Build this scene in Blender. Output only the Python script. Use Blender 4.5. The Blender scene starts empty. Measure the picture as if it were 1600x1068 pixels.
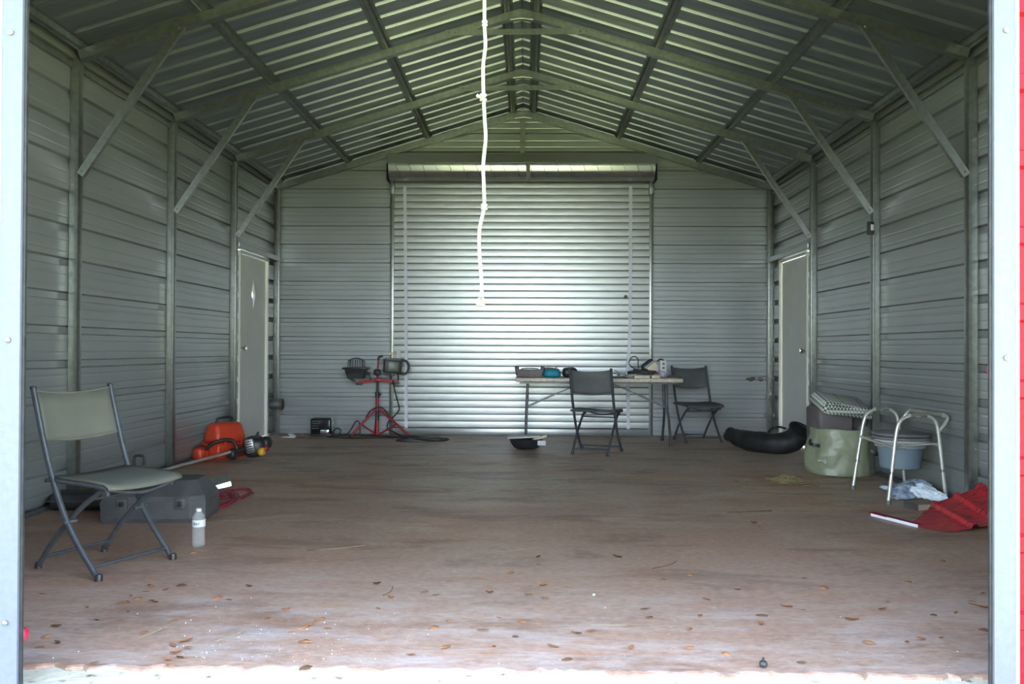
import bpy, bmesh, math, random
from mathutils import Vector, Matrix, noise
R = math.radians
random.seed(7)
C = bpy.context.scene.collection
sc = bpy.context.scene

# ------------------------------------------------------------------ camera, sky, sun, exposure
cd = bpy.data.cameras.new('camera'); cam = bpy.data.objects.new('camera', cd); C.objects.link(cam)
cd.sensor_width = 36; cd.lens = 36 * 1300 / 1600; cd.clip_start = 0.05; cd.clip_end = 500
yaw, pit, rol = math.atan(23 / 1300), math.atan(11 / 1300), R(.25)
fw = Vector((-math.sin(yaw) * math.cos(pit), math.cos(yaw) * math.cos(pit), math.sin(pit)))
r0 = fw.cross(Vector((0, 0, 1))).normalized(); u0 = r0.cross(fw)
rv = r0 * math.cos(rol) + u0 * math.sin(rol); uv = u0 * math.cos(rol) - r0 * math.sin(rol)
m = Matrix((rv, uv, -fw)).transposed().to_4x4(); m.translation = Vector((.055, 0, 1.05))
cam.matrix_world = m
sc.camera = cam

w = bpy.data.worlds.new('sky'); sc.world = w; w.use_nodes = True
nt = w.node_tree; bg = nt.nodes['Background']
tc = nt.nodes.new('ShaderNodeTexCoord'); sx = nt.nodes.new('ShaderNodeSeparateXYZ')
rp = nt.nodes.new('ShaderNodeValToRGB')
nt.links.new(tc.outputs['Generated'], sx.inputs[0]); nt.links.new(sx.outputs['Z'], rp.inputs[0])
nt.links.new(rp.outputs[0], bg.inputs[0])
e = rp.color_ramp.elements
e[0].position = 0.0; e[0].color = (1.02, 1.14, 1.22, 1)
e[1].position = 1.0; e[1].color = (.34, .50, .80, 1)
x = e.new(.15); x.color = (.82, .98, 1.14, 1); x = e.new(.45); x.color = (.56, .71, .95, 1)
bg.inputs[1].default_value = 1.6

sd = bpy.data.lights.new('sun', 'SUN'); sd.energy = 9.0; sd.angle = R(.6); sd.color = (1, .95, .85)
so = bpy.data.objects.new('sun', sd); C.objects.link(so)
so.rotation_euler = Vector((-.85, -.42, -.95)).to_track_quat('-Z', 'Y').to_euler()

sc.view_settings.view_transform = 'Standard'; sc.view_settings.look = 'None'
sc.view_settings.gamma = 1; sc.view_settings.use_curve_mapping = False
sc.view_settings.exposure = 3.3
cy = sc.cycles
cy.max_bounces = 12; cy.diffuse_bounces = 8; cy.glossy_bounces = 6; cy.transparent_max_bounces = 8
cy.use_denoising = True; cy.sample_clamp_indirect = 6; cy.caustics_reflective = False; cy.caustics_refractive = False

# ------------------------------------------------------------------ materials
def mat(name, col, rough=.5, metal=0., col2=None, scale=8., stretch=(1, 1, 1), bump=0., bscale=60., fac=(.35, .65), detail=4, spec=.5):
    M = bpy.data.materials.new(name); M.use_nodes = True
    t = M.node_tree; b = t.nodes['Principled BSDF']
    b.inputs['Base Color'].default_value = (*col, 1); b.inputs['Roughness'].default_value = rough
    b.inputs['Metallic'].default_value = metal; b.inputs['Specular IOR Level'].default_value = spec
    c = t.nodes.new('ShaderNodeTexCoord'); mp = t.nodes.new('ShaderNodeMapping'); mp.inputs['Scale'].default_value = stretch
    t.links.new(c.outputs['Object'], mp.inputs[0])
    if col2:
        n = t.nodes.new('ShaderNodeTexNoise'); n.inputs['Scale'].default_value = scale; n.inputs['Detail'].default_value = detail
        t.links.new(mp.outputs[0], n.inputs[0])
        r = t.nodes.new('ShaderNodeValToRGB'); r.color_ramp.elements[0].color = (*col, 1); r.color_ramp.elements[1].color = (*col2, 1)
        r.color_ramp.elements[0].position, r.color_ramp.elements[1].position = fac
        t.links.new(n.outputs[0], r.inputs[0]); t.links.new(r.outputs[0], b.inputs['Base Color'])
    if bump:
        n = t.nodes.new('ShaderNodeTexNoise'); n.inputs['Scale'].default_value = bscale; n.inputs['Detail'].default_value = 3
        t.links.new(mp.outputs[0], n.inputs[0])
        bp = t.nodes.new('ShaderNodeBump'); bp.inputs['Strength'].default_value = bump; bp.inputs['Distance'].default_value = .01
        t.links.new(n.outputs[0], bp.inputs['Height']); t.links.new(bp.outputs[0], b.inputs['Normal'])
    return M

M = {}
M['sheet'] = mat('coated_sheet', (.325, .345, .345), .33, .5, (.355, .372, .37), 2, (1, 1, 1), .03, 30)
M['roof'] = mat('roof_sheet', (.26, .285, .325), .36, .8, (.31, .335, .365), 3, (1, 4, 1), .04, 20)
M['curtain'] = mat('curtain_sheet', (.315, .325, .315), .33, .6, (.35, .36, .345), 4, (1, 1, 4), .03, 20)
M['drum'] = mat('drum_sheet', (.52, .54, .54), .26, .85, (.58, .59, .58), 8)
M['galv'] = mat('galvanized_steel', (.24, .25, .235), .32, .85, (.30, .31, .29), 25, (1, 1, 1), .05, 50)
M['galvdark'] = mat('dull_galvanized', (.17, .19, .20), .42, .75, (.24, .26, .27), 20)
M['dimmed_trim'] = mat('dimmed_trim_paint', (.108, .118, .155), .5, 0, (.122, .132, .17), 40, (1, 1, 1), .05, 120)  # white trim painted darker so daylight does not blow it out
M['trim_lip'] = mat('sky_bright_trim_lip', (.5, .53, .56), .4)  # same trim, painted brighter where the lip turns to the sky
M['door'] = mat('door_paint', (.80, .81, .77), .45, 0, (.75, .76, .72), 4)
M['doorframe'] = mat('door_frame_paint', (.78, .78, .70), .4)
M['red_sheet'] = mat('red_sheet', (.30, .004, .016), .5, 0, (.26, .003, .013), 6, (1, 1, 1), .03, 30, spec=.15)
M['black'] = mat('black_plastic', (.016, .016, .018), .45, 0, (.03, .03, .032), 30)
M['rubber'] = mat('black_rubber', (.012, .012, .013), .5, 0, (.026, .026, .028), 14, (1, 1, 1), .15, 18)
M['chrome'] = mat('chrome', (.75, .72, .66), .15, 1)
M['brass'] = mat('brass', (.32, .25, .13), .35, 1)
M['chairtube'] = mat('charcoal_tube', (.06, .068, .08), .38, .3, (.08, .088, .10), 30)
M['mesh_tan'] = mat('taupe_mesh_fabric', (.105, .105, .085), .75, 0, (.13, .13, .105), 5, (1, 1, 1), .25, 500)
M['mesh_grey'] = mat('grey_mesh_fabric', (.075, .08, .08), .75, 0, (.105, .11, .11), 5, (1, 1, 1), .25, 500)
M['tabletop'] = mat('beige_tabletop', (.66, .58, .50), .5, 0, (.46, .39, .33), 45, (1, 1, 1), .1, 80)
M['tableleg'] = mat('grey_table_leg', (.06, .065, .07), .4, .3, (.10, .10, .10), 20)
M['tripod_red'] = mat('red_stand_paint', (.42, .015, .03), .35, .1, (.32, .012, .02), 30)
M['case_orange'] = mat('orange_red_plastic', (.72, .075, .03), .42, 0, (.62, .06, .025), 12, (1, 1, 1), .05, 90)
M['case_grey'] = mat('dark_grey_plastic', (.055, .055, .06), .5, 0, (.085, .082, .085), 9, (1, 1, 1), .08, 120)
M['shiny'] = mat('bright_flashing', (.85, .86, .86), .2, .9, (.70, .72, .72), 12, (1, 1, 1), .2, 25)
M['cord_red'] = mat('maroon_cord', (.20, .018, .035), .55)
M['green_bag'] = mat('olive_vinyl', (.23, .25, .165), .42, 0, (.28, .30, .21), 5, (1, 1, 1), .9, 11)
M['cushion'] = mat('brown_grey_fabric', (.115, .098, .10), .85, 0, (.15, .13, .13), 6, (1, 1, 1), .2, 200)
M['alu'] = mat('anodised_aluminium', (.70, .70, .66), .35, .55, (.62, .61, .56), 40)
M['grip'] = mat('beige_grip_foam', (.36, .36, .32), .75, 0, (.26, .25, .22), 60, (1, 1, 1), .3, 150)
M['seat_lid'] = mat('grey_seat_plastic', (.19, .185, .195), .4, 0, (.15, .15, .16), 10)
M['pail'] = mat('blue_grey_pail', (.17, .225, .28), .4)
M['tip'] = mat('grey_rubber_tip', (.13, .13, .14), .7)
M['tan_box'] = mat('cream_cardboard', (.68, .60, .42), .7, 0, (.58, .50, .36), 10)
M['orange_cb'] = mat('orange_cardboard', (.46, .20, .08), .7, 0, (.3, .12, .06), 10)
M['teal'] = mat('teal_nylon', (.01, .27, .38), .6, 0, (.01, .20, .30), 12, (1, 1, 1), .2, 30)
M['greybag'] = mat('taupe_nylon', (.125, .11, .105), .75, 0, (.17, .15, .14), 14, (1, 1, 1), .2, 60)
M['white'] = mat('white_plastic', (.55, .55, .54), .4)
M['card_white'] = mat('white_card', (.85, .86, .84), .6)
M['offwhite'] = mat('offwhite_paper', (.70, .72, .66), .7)
M['yellow'] = mat('yellow_plastic', (.62, .36, .03), .4)
M['silver'] = mat('silver_grille', (.42, .43, .42), .35, .6, (.12, .12, .12), 60)
M['lens'] = mat('lamp_lens', (.12, .14, .11), .4, .1, (.10, .115, .10), 30)
M['rope'] = mat('white_rope', (.36, .345, .29), .8, 0, (.32, .305, .255), 60, (1, 1, 1), .6, 220)
M['leaf'] = mat('dry_leaf', (.22, .08, .03), .7, 0, (.38, .18, .075), 25)
M['leaf_dark'] = mat('dark_dry_leaf', (.085, .04, .02), .7, 0, (.16, .08, .035), 25)
M['straw'] = mat('straw', (.33, .27, .12), .8, 0, (.2, .165, .08), 20)
M['debris'] = mat('pale_crumbs', (.75, .72, .64), .8)
M['wood'] = mat('weathered_wood', (.38, .29, .22), .8, 0, (.28, .22, .17), 6, (1, 12, 1), .2, 30)
M['lightstrap'] = mat('lilac_white_strap', (.72, .72, .80), .6)
M['dirt'] = mat('mud_crust', (.10, .075, .055), .9, 0, (.16, .12, .09), 30, (1, 1, 1), .4, 60)
M['pink'] = mat('pink_red_plastic', (.32, .015, .045), .4)

def glassy(name, col, rough, trans, alpha=1.):
    X = bpy.data.materials.new(name); X.use_nodes = True; b = X.node_tree.nodes['Principled BSDF']
    b.inputs['Base Color'].default_value = (*col, 1); b.inputs['Roughness'].default_value = rough
    b.inputs['Transmission Weight'].default_value = trans; b.inputs['IOR'].default_value = 1.2; b.inputs['Alpha'].default_value = alpha
    return X
M['bottle'] = glassy('clear_bottle', (.95, .97, 1), .06, .4, .17)
M['pane'] = glassy('door_pane', (1, 1, 1), .25, 1.)
M['film'] = glassy('clear_blue_film', (.72, .80, .92), .25, .45)

# floor: reddish dirt films over grey concrete, streaked along x
def floor_mat():
    X = bpy.data.materials.new('stained_concrete'); X.use_nodes = True; t = X.node_tree; b = t.nodes['Principled BSDF']
    c = t.nodes.new('ShaderNodeTexCoord')
    def nz(scale, stretch, detail=6, rough=.6, dist=0.):
        mp = t.nodes.new('ShaderNodeMapping'); mp.inputs['Scale'].default_value = stretch
        t.links.new(c.outputs['Object'], mp.inputs[0])
        n = t.nodes.new('ShaderNodeTexNoise'); n.inputs['Scale'].default_value = scale; n.inputs['Detail'].default_value = detail
        n.inputs['Roughness'].default_value = rough; n.inputs['Distortion'].default_value = dist
        t.links.new(mp.outputs[0], n.inputs[0]); return n.outputs[0]
    def ramp(v, stops):
        r = t.nodes.new('ShaderNodeValToRGB'); el = r.color_ramp.elements
        el[0].position, el[0].color = stops[0][0], (*stops[0][1], 1); el[1].position, el[1].color = stops[-1][0], (*stops[-1][1], 1)
        for p, k in stops[1:-1]: q = el.new(p); q.color = (*k, 1)
        t.links.new(v, r.inputs[0]); return r.outputs[0]
    def mix(a, bb, f, mode='MIX'):
        mx = t.nodes.new('ShaderNodeMix'); mx.data_type = 'RGBA'; mx.blend_type = mode
        t.links.new(f, mx.inputs[0]) if not isinstance(f, float) else setattr(mx.inputs[0], 'default_value', f)
        for s, v in ((6, a), (7, bb)):
            if isinstance(v, tuple): mx.inputs[s].default_value = (*v, 1)
            else: t.links.new(v, mx.inputs[s])
        return mx.outputs[2]
    base = ramp(nz(1.1, (.7, 1, 1), 7, .65, .4), [(.34, (.54, .29, .17)), (.45, (.61, .42, .29)), (.55, (.63, .50, .39)), (.66, (.56, .35, .25))])
    grey = ramp(nz(2.6, (.5, 1.5, 1), 8, .7), [(.42, (0, 0, 0)), (.68, (1, 1, 1))])
    gm = t.nodes.new('ShaderNodeMath'); gm.operation = 'MULTIPLY'; gm.inputs[1].default_value = .55; t.links.new(grey, gm.inputs[0])
    col = mix(base, (.60, .52, .45), gm.outputs[0])
    # iron-red mud, painted darker at the doorway to offset daylight falloff, patchy further back
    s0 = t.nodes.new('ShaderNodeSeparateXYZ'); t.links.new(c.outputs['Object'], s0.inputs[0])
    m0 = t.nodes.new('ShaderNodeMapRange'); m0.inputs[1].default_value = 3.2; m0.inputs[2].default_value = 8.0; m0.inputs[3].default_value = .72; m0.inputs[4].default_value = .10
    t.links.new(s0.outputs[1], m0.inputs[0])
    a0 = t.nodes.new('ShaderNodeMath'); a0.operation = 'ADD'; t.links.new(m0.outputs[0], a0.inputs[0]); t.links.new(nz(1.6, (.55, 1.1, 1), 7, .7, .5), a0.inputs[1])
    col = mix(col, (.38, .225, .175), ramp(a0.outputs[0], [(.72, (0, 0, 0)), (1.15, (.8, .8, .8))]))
    dark = ramp(nz(2.3, (.45, 1.3, 1), 9, .72, .5), [(.52, (0, 0, 0)), (.60, (.55, .55, .55)), (.72, (.85, .85, .85))])
    col = mix(col, (.22, .12, .085), dark)
    rust = ramp(nz(3.4, (.5, 1.6, 1), 8, .7, .3), [(.56, (0, 0, 0)), (.70, (.55, .55, .55))])
    col = mix(col, (.42, .20, .10), rust)
    fine = ramp(nz(38, (.6, 1.4, 1), 5, .7), [(.32, (.58, .57, .56)), (.7, (1.24, 1.17, 1.09))])
    col = mix(col, fine, .8, 'MULTIPLY')
    # pale bloom and wash lines in the rain-splashed metre behind the door line
    sp = t.nodes.new('ShaderNodeSeparateXYZ'); t.links.new(c.outputs['Object'], sp.inputs[0])
    mr = t.nodes.new('ShaderNodeMapRange'); mr.inputs[1].default_value = 2.6; mr.inputs[2].default_value = 4.4; mr.inputs[3].default_value = 1; mr.inputs[4].default_value = 0
    t.links.new(sp.outputs[1], mr.inputs[0])
    bl = ramp(nz(5, (.5, 1.6, 1), 9, .75), [(.46, (0, 0, 0)), (.66, (1, 1, 1))])
    ml = t.nodes.new('ShaderNodeMath'); ml.operation = 'MULTIPLY'; t.links.new(mr.outputs[0], ml.inputs[0]); t.links.new(bl, ml.inputs[1])
    mh = t.nodes.new('ShaderNodeMath'); mh.operation = 'MULTIPLY'; mh.inputs[1].default_value = .6; t.links.new(ml.outputs[0], mh.inputs[0])
    col = mix(col, (.60, .55, .55), mh.outputs[0])
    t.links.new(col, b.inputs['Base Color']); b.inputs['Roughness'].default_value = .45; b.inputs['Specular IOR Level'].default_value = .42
    bp = t.nodes.new('ShaderNodeBump'); bp.inputs['Strength'].default_value = .35; bp.inputs['Distance'].default_value = .004
    t.links.new(nz(45, (1, 1, 1), 6, .7), bp.inputs['Height']); t.links.new(bp.outputs[0], b.inputs['Normal'])
    return X
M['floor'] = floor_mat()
M['apron'] = mat('pale_rough_concrete', (.62, .55, .44), .85, 0, (.17, .11, .06), 20, (1, 1, 1), .5, 40, (.60, .74), 7)
M['grass'] = mat('lawn', (.19, .21, .08), .9, 0, (.25, .265, .11), 1.2)
M['bark'] = mat('bark', (.10, .075, .05), .9, 0, (.16, .12, .09), 12, (1, 1, .2), .5, 20)
M['foliage'] = mat('foliage', (.035, .075, .015), .7, 0, (.08, .14, .03), 9)

def pillow_mat():
    X = bpy.data.materials.new('lattice_print_fabric'); X.use_nodes = True; t = X.node_tree; b = t.nodes['Principled BSDF']
    c = t.nodes.new('ShaderNodeTexCoord'); mp = t.nodes.new('ShaderNodeMapping'); mp.inputs['Rotation'].default_value = (0, 0, R(45))
    t.links.new(c.outputs['Object'], mp.inputs[0])
    ck = t.nodes.new('ShaderNodeTexChecker'); ck.inputs['Scale'].default_value = 46
    ck.inputs[1].default_value = (.62, .64, .58, 1); ck.inputs[2].default_value = (.10, .115, .10, 1)
    t.links.new(mp.outputs[0], ck.inputs[0]); t.links.new(ck.outputs[0], b.inputs['Base Color']); b.inputs['Roughness'].default_value = .85
    return X
M['pillow'] = pillow_mat()

# ------------------------------------------------------------------ mesh helpers
def V(*a): return Vector(a)
def smoothpath(pts, n=6, closed=False):
    P = [Vector(p) for p in pts]; out = []; L = len(P)
    for i in range(L if closed else L - 1):
        if closed: a, b, c, d = P[i - 1], P[i], P[(i + 1) % L], P[(i + 2) % L]
        else: a, b, c, d = P[max(i - 1, 0)], P[i], P[i + 1], P[min(i + 2, L - 1)]
        for k in range(n):
            s = k / n
            out.append(.5 * (2 * b + (c - a) * s + (2 * a - 5 * b + 4 * c - d) * s * s + (3 * b - a - 3 * c + d) * s ** 3))
    if not closed: out.append(P[-1])
    return out

class MB:
    def __init__(s): s.v = []; s.f = []
    def add(s, vs, fs):
        o = len(s.v); s.v += [Vector(q) for q in vs]; s.f += [tuple(i + o for i in f) for f in fs]; return s
    def box(s, lo, hi, mx=None, taper=None):
        (a, b, c), (d, e_, f_) = lo, hi
        vs = [V(a, b, c), V(d, b, c), V(d, e_, c), V(a, e_, c), V(a, b, f_), V(d, b, f_), V(d, e_, f_), V(a, e_, f_)]
        if taper:
            cx, cyy = (a + d) / 2, (b + e_) / 2
            for q in vs[4:]: q.x = cx + (q.x - cx) * taper[0]; q.y = cyy + (q.y - cyy) * taper[1]
        if mx: vs = [mx @ q for q in vs]
        return s.add(vs, [(0, 3, 2, 1), (4, 5, 6, 7), (0, 1, 5, 4), (1, 2, 6, 5), (2, 3, 7, 6), (3, 0, 4, 7)])
    def rbox(s, lo, hi, r=.01, mx=None, seg=2, taper=None):
        t = MB().box(lo, hi, None, taper); bm = bmesh.new(); vv = [bm.verts.new(q) for q in t.v]
        for f in t.f: bm.faces.new([vv[i] for i in f])
        bmesh.ops.bevel(bm, geom=bm.edges[:], offset=r, segments=seg, profile=.5, affect='EDGES', clamp_overlap=True)
        bm.verts.index_update(); vs = [mx @ q.co if mx else q.co.copy() for q in bm.verts]
        s.add(vs, [tuple(q.index for q in f.verts) for f in bm.faces]); bm.free(); return s
    def bar(s, a, b, wx, wy, up=(0, 0, 1)):
        a, b = Vector(a), Vector(b); d = (b - a).normalized(); u = Vector(up); x = d.cross(u)
        if x.length < 1e-3: x = d.cross(V(0, 1, 0))
        x.normalize(); y = x.cross(d)
        vs = [p + x * (i * wx / 2) + y * (j * wy / 2) for p in (a, b) for i, j in ((-1, -1), (1, -1), (1, 1), (-1, 1))]
        return s.add(vs, [(0, 1, 2, 3), (7, 6, 5, 4), (0, 4, 5, 1), (1, 5, 6, 2), (2, 6, 7, 3), (3, 7, 4, 0)])
    def tube(s, path, r, n=8, closed=False, cap=True, sq=None):
        P = [Vector(p) for p in path]; L = len(P)
        rs = r if isinstance(r, (list, tuple)) else [r] * L
        T = []
        for i in range(L):
            if closed: d = P[(i + 1) % L] - P[i - 1]
            else: d = P[min(i + 1, L - 1)] - P[max(i - 1, 0)]
            T.append(d.normalized() if d.length > 1e-9 else V(0, 0, 1))
        x = T[0].orthogonal().normalized()
        if sq:  # flattened section: keep one axis vertical
            x = T[0].cross(V(0, 0, 1)); x = x.normalized() if x.length > 1e-3 else V(1, 0, 0)
        o = len(s.v)
        for i in range(L):
            if sq:
                q = T[i].cross(V(0, 0, 1)); x = q.normalized() if q.length > 1e-3 else x
            else:
                x = (x - T[i] * x.dot(T[i])).normalized()
            y = T[i].cross(x)
            ax, ay = (sq if sq else (1, 1))
            for k in range(n):
                a = 2 * math.pi * k / n + (math.pi / n if n == 4 else 0)
                s.v.append(P[i] + x * (math.cos(a) * rs[i] * ax) + y * (math.sin(a) * rs[i] * ay))
        for i in range(L if closed else L - 1):
            j = (i + 1) % L
            for k in range(n):
                q = (k + 1) % n; s.f.append((o + i * n + k, o + i * n + q, o + j * n + q, o + j * n + k))
        if cap and not closed:
            s.f.append(tuple(o + k for k in reversed(range(n)))); s.f.append(tuple(o + (L - 1) * n + k for k in range(n)))
        return s
    def lathe(s, prof, c=(0, 0, 0), n=24, mx=None, sx=1., sy=1.):
        o = len(s.v)
        for (r, z) in prof:
            for k in range(n):
                a = 2 * math.pi * k / n; q = V(r * math.cos(a) * sx, r * math.sin(a) * sy, z)
                s.v.append((mx @ q if mx else q) + Vector(c))
        for i in range(len(prof) - 1):
            for k in range(n):
                q = (k + 1) % n; s.f.append((o + i * n + k, o + i * n + q, o + (i + 1) * n + q, o + (i + 1) * n + k))
        if prof[0][0] > 1e-5: s.f.append(tuple(o + k for k in reversed(range(n))))
        if prof[-1][0] > 1e-5: s.f.append(tuple(o + (len(prof) - 1) * n + k for k in range(n)))
        return s
    def prism(s, poly, h, mx=None):   # poly in xy, extruded along z 0..h
        n = len(poly); vs = [V(a, b, 0) for a, b in poly] + [V(a, b, h) for a, b in poly]
        if mx: vs = [mx @ q for q in vs]
        return s.add(vs, [tuple(reversed(range(n))), tuple(range(n, 2 * n))] + [(i, (i + 1) % n, n + (i + 1) % n, n + i) for i in range(n)])
    def blob(s, c, rad, ex=1., n=20, mx=None, amp=0., fr=3., flat=None, seed=0):   # superellipsoid with wrinkles
        o = len(s.v); ns = n; nr = n // 2 + 2
        sg = lambda a, p: math.copysign(abs(a) ** p, a)
        for i in range(nr + 1):
            la = -math.pi / 2 + math.pi * i / nr
            for k in range(ns):
                lo = 2 * math.pi * k / ns
                q = V(sg(math.cos(la), ex) * sg(math.cos(lo), ex) * rad[0], sg(math.cos(la), ex) * sg(math.sin(lo), ex) * rad[1], sg(math.sin(la), ex) * rad[2])
                if amp:
                    k2 = noise.noise(q * fr + V(seed, seed * 2.3, 0)) + .5 * noise.noise(q * fr * 2.3 + V(0, seed, 3))
                    q = q * (1 + amp * k2)
                if flat is not None and q.z < flat: q.z = flat
                s.v.append((mx @ q if mx else q) + Vector(c))
        for i in range(nr):
            for k in range(ns):
                q = (k + 1) % ns; s.f.append((o + i * ns + k, o + i * ns + q, o + (i + 1) * ns + q, o + (i + 1) * ns + k))
        return s
    def build(s, name, material, parent=None, smooth=0, origin=None):
        me = bpy.data.meshes.new(name); O = Vector(origin) if origin is not None else V(0, 0, 0)
        me.from_pydata([tuple(q - O) for q in s.v], [], s.f); me.validate(); me.materials.append(material)
        bm = bmesh.new(); bm.from_mesh(me); bmesh.ops.remove_doubles(bm, verts=bm.verts, dist=1e-6)
        bmesh.ops.recalc_face_normals(bm, faces=bm.faces); bm.to_mesh(me); bm.free()
        if smooth:
            me.shade_smooth(); me.set_sharp_from_angle(angle=R(smooth))
        ob = bpy.data.objects.new(name, me); C.objects.link(ob)
        if parent: ob.parent = parent
        ob.location = O if parent is None else O
        return ob

def tag(o, label=None, cat=None, group=None, kind=None):
    if label: o['label'] = label
    if cat: o['category'] = cat
    if group: o['group'] = group
    if kind: o['kind'] = kind
    return o
def empty(name, loc=(0, 0, 0), rz=0.):
    o = bpy.data.objects.new(name, None); C.objects.link(o); o.location = loc; o.rotation_euler = (0, 0, rz); o.empty_display_size = .1; return o
def copy_tree(o, parent=None):
    c = o.copy(); C.objects.link(c)
    if parent: c.parent = parent
    for ch in list(o.children): copy_tree(ch, c)
    return c
def RZ(a): return Matrix.Rotation(R(a), 4, 'Z')
def RX(a): return Matrix.Rotation(R(a), 4, 'X')
def RY(a): return Matrix.Rotation(R(a), 4, 'Y')
def TR(*a): return Matrix.Translation(Vector(a))

# ------------------------------------------------------------------ building dimensions
HW = 3.048                      # half width, inner face of the wall sheets
YF, YB = 2.54, 10.22            # front and back walls
SL, ZR = .303, 3.906            # rafter underside: z = ZR - SL*|x|
PITCH = .2286
def zskin(x): return ZR + .105 - SL * abs(x)

def rib_prof(a, b, phase, deep=.032, wo=.030, wi=.022, mn=.0016):
    pts = []
    k0 = int((a - phase) / PITCH) - 2
    for k in range(k0, k0 + int((b - a) / PITCH) + 6):
        c = phase + k * PITCH
        pts += [(c - wo, 0), (c - wi, deep), (c + wi, deep), (c + wo, 0)]
        for q in (.0762, .1524): pts += [(c + q - .011, 0), (c + q - .004, mn), (c + q + .004, mn), (c + q + .011, 0)]
    pts.sort(); out = []
    for i, (z, d) in enumerate(pts):
        if i and pts[i - 1][0] < a < z:
            p = pts[i - 1]; out.append((a, p[1] + (d - p[1]) * (a - p[0]) / (z - p[0])))
        if a <= z <= b: out.append((z, d))
        if i and pts[i - 1][0] < b < z:
            p = pts[i - 1]; out.append((b, p[1] + (d - p[1]) * (b - p[0]) / (z - p[0])))
    return out
WPH = .022
ROWS = [(0.0, .9), (.9, 1.8144), (1.8144, 2.7288), (2.7288, 3.643), (3.643, 4.05)]
def sheet(prof, ext, fn):      # strips between u0(v) and u1(v); fn(u, v, depth) -> point
    b = MB(); vs = []
    for v, d in prof:
        u0, u1 = ext(v); vs += [fn(u0, v, d), fn(u1, v, d)]
    return b.add(vs, [(2 * i, 2 * i + 1, 2 * i + 3, 2 * i + 2) for i in range(len(prof) - 1)])

# ------------------------------------------------------------------ floor, apron, lawn
b = MB()
NX = 240
front = [2.725 + .03 * noise.noise(V(i * .35, 0, 0)) + .028 * noise.noise(V(i * .9, 4, 0)) for i in range(NX + 1)]
vs = []
for i in range(NX + 1):
    x = -3.12 + 6.24 * i / NX
    vs += [V(x, front[i], -.06), V(x, front[i], -.004), V(x, front[i] + .012, 0), V(x, YB + .1, 0)]
fs = []
for i in range(NX):
    for k in range(3): fs.append((4 * i + k, 4 * i + 4 + k, 4 * i + 5 + k, 4 * i + 1 + k))
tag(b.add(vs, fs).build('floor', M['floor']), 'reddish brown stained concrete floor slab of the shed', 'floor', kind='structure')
b = MB(); NY = 8; vs = []
for i in range(NX + 1):
    for j in range(NY + 1):
        x = -3.12 + 6.24 * i / NX; y = 2.15 + .62 * j / NY
        vs.append(V(x, y, -.012 + .006 * noise.noise(V(x * 9, y * 14, 1))))
fs = [(i * (NY + 1) + j, (i + 1) * (NY + 1) + j, (i + 1) * (NY + 1) + j + 1, i * (NY + 1) + j + 1) for i in range(NX) for j in range(NY)]
tag(b.add(vs, fs).build('trim_threshold', M['apron'], None, 40), 'pale rough broken concrete edge along the door line', 'threshold', kind='structure')
b = MB().add([V(-70, -70, -.08), V(70, -70, -.08), V(70, 70, -.08), V(-70, 70, -.08)], [(0, 1, 2, 3)])
tag(b.build('ground', M['grass']), 'green lawn around the building', 'lawn', kind='structure')

# unseen trees, inferred from leaf litter, added close in to block the high sky
def tree(x, y, h, r, lab, seed):
    root = tag(empty('sky_blocker_tree', (x, y, -.08)), lab, 'tree', 'unseen trees added to block the sky')
    rnd = random.Random(seed)
    MB().tube(smoothpath([(0, 0, 0), (.08, .05, h * .35), (-.05, .1, h * .8), (0, 0, h + r * .4)], 4), [.34 - .016 * i for i in range(13)], 10).build('trunk', M['bark'], root, 50)
    b = MB()
    for k in range(9):
        a = k * 2.4; q = r * .62 * math.sqrt(k / 9)
        b.blob((q * math.cos(a), q * math.sin(a), h + r * .35 + rnd.uniform(-.2, .3) * r * .6), (r * .5, r * .5, r * .36), 1, 22, None, .35, 1.3, None, seed + k)
    b.build('crown', M['foliage'], root, 60)
tree(-3.7, -3.0, 4.4, 3.7, 'left one of the unseen trees added to block the sky before the doorway', 1)
tree(3.6, -3.4, 4.6, 3.8, 'right one of the unseen trees added to block the sky before the doorway', 2)

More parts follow.
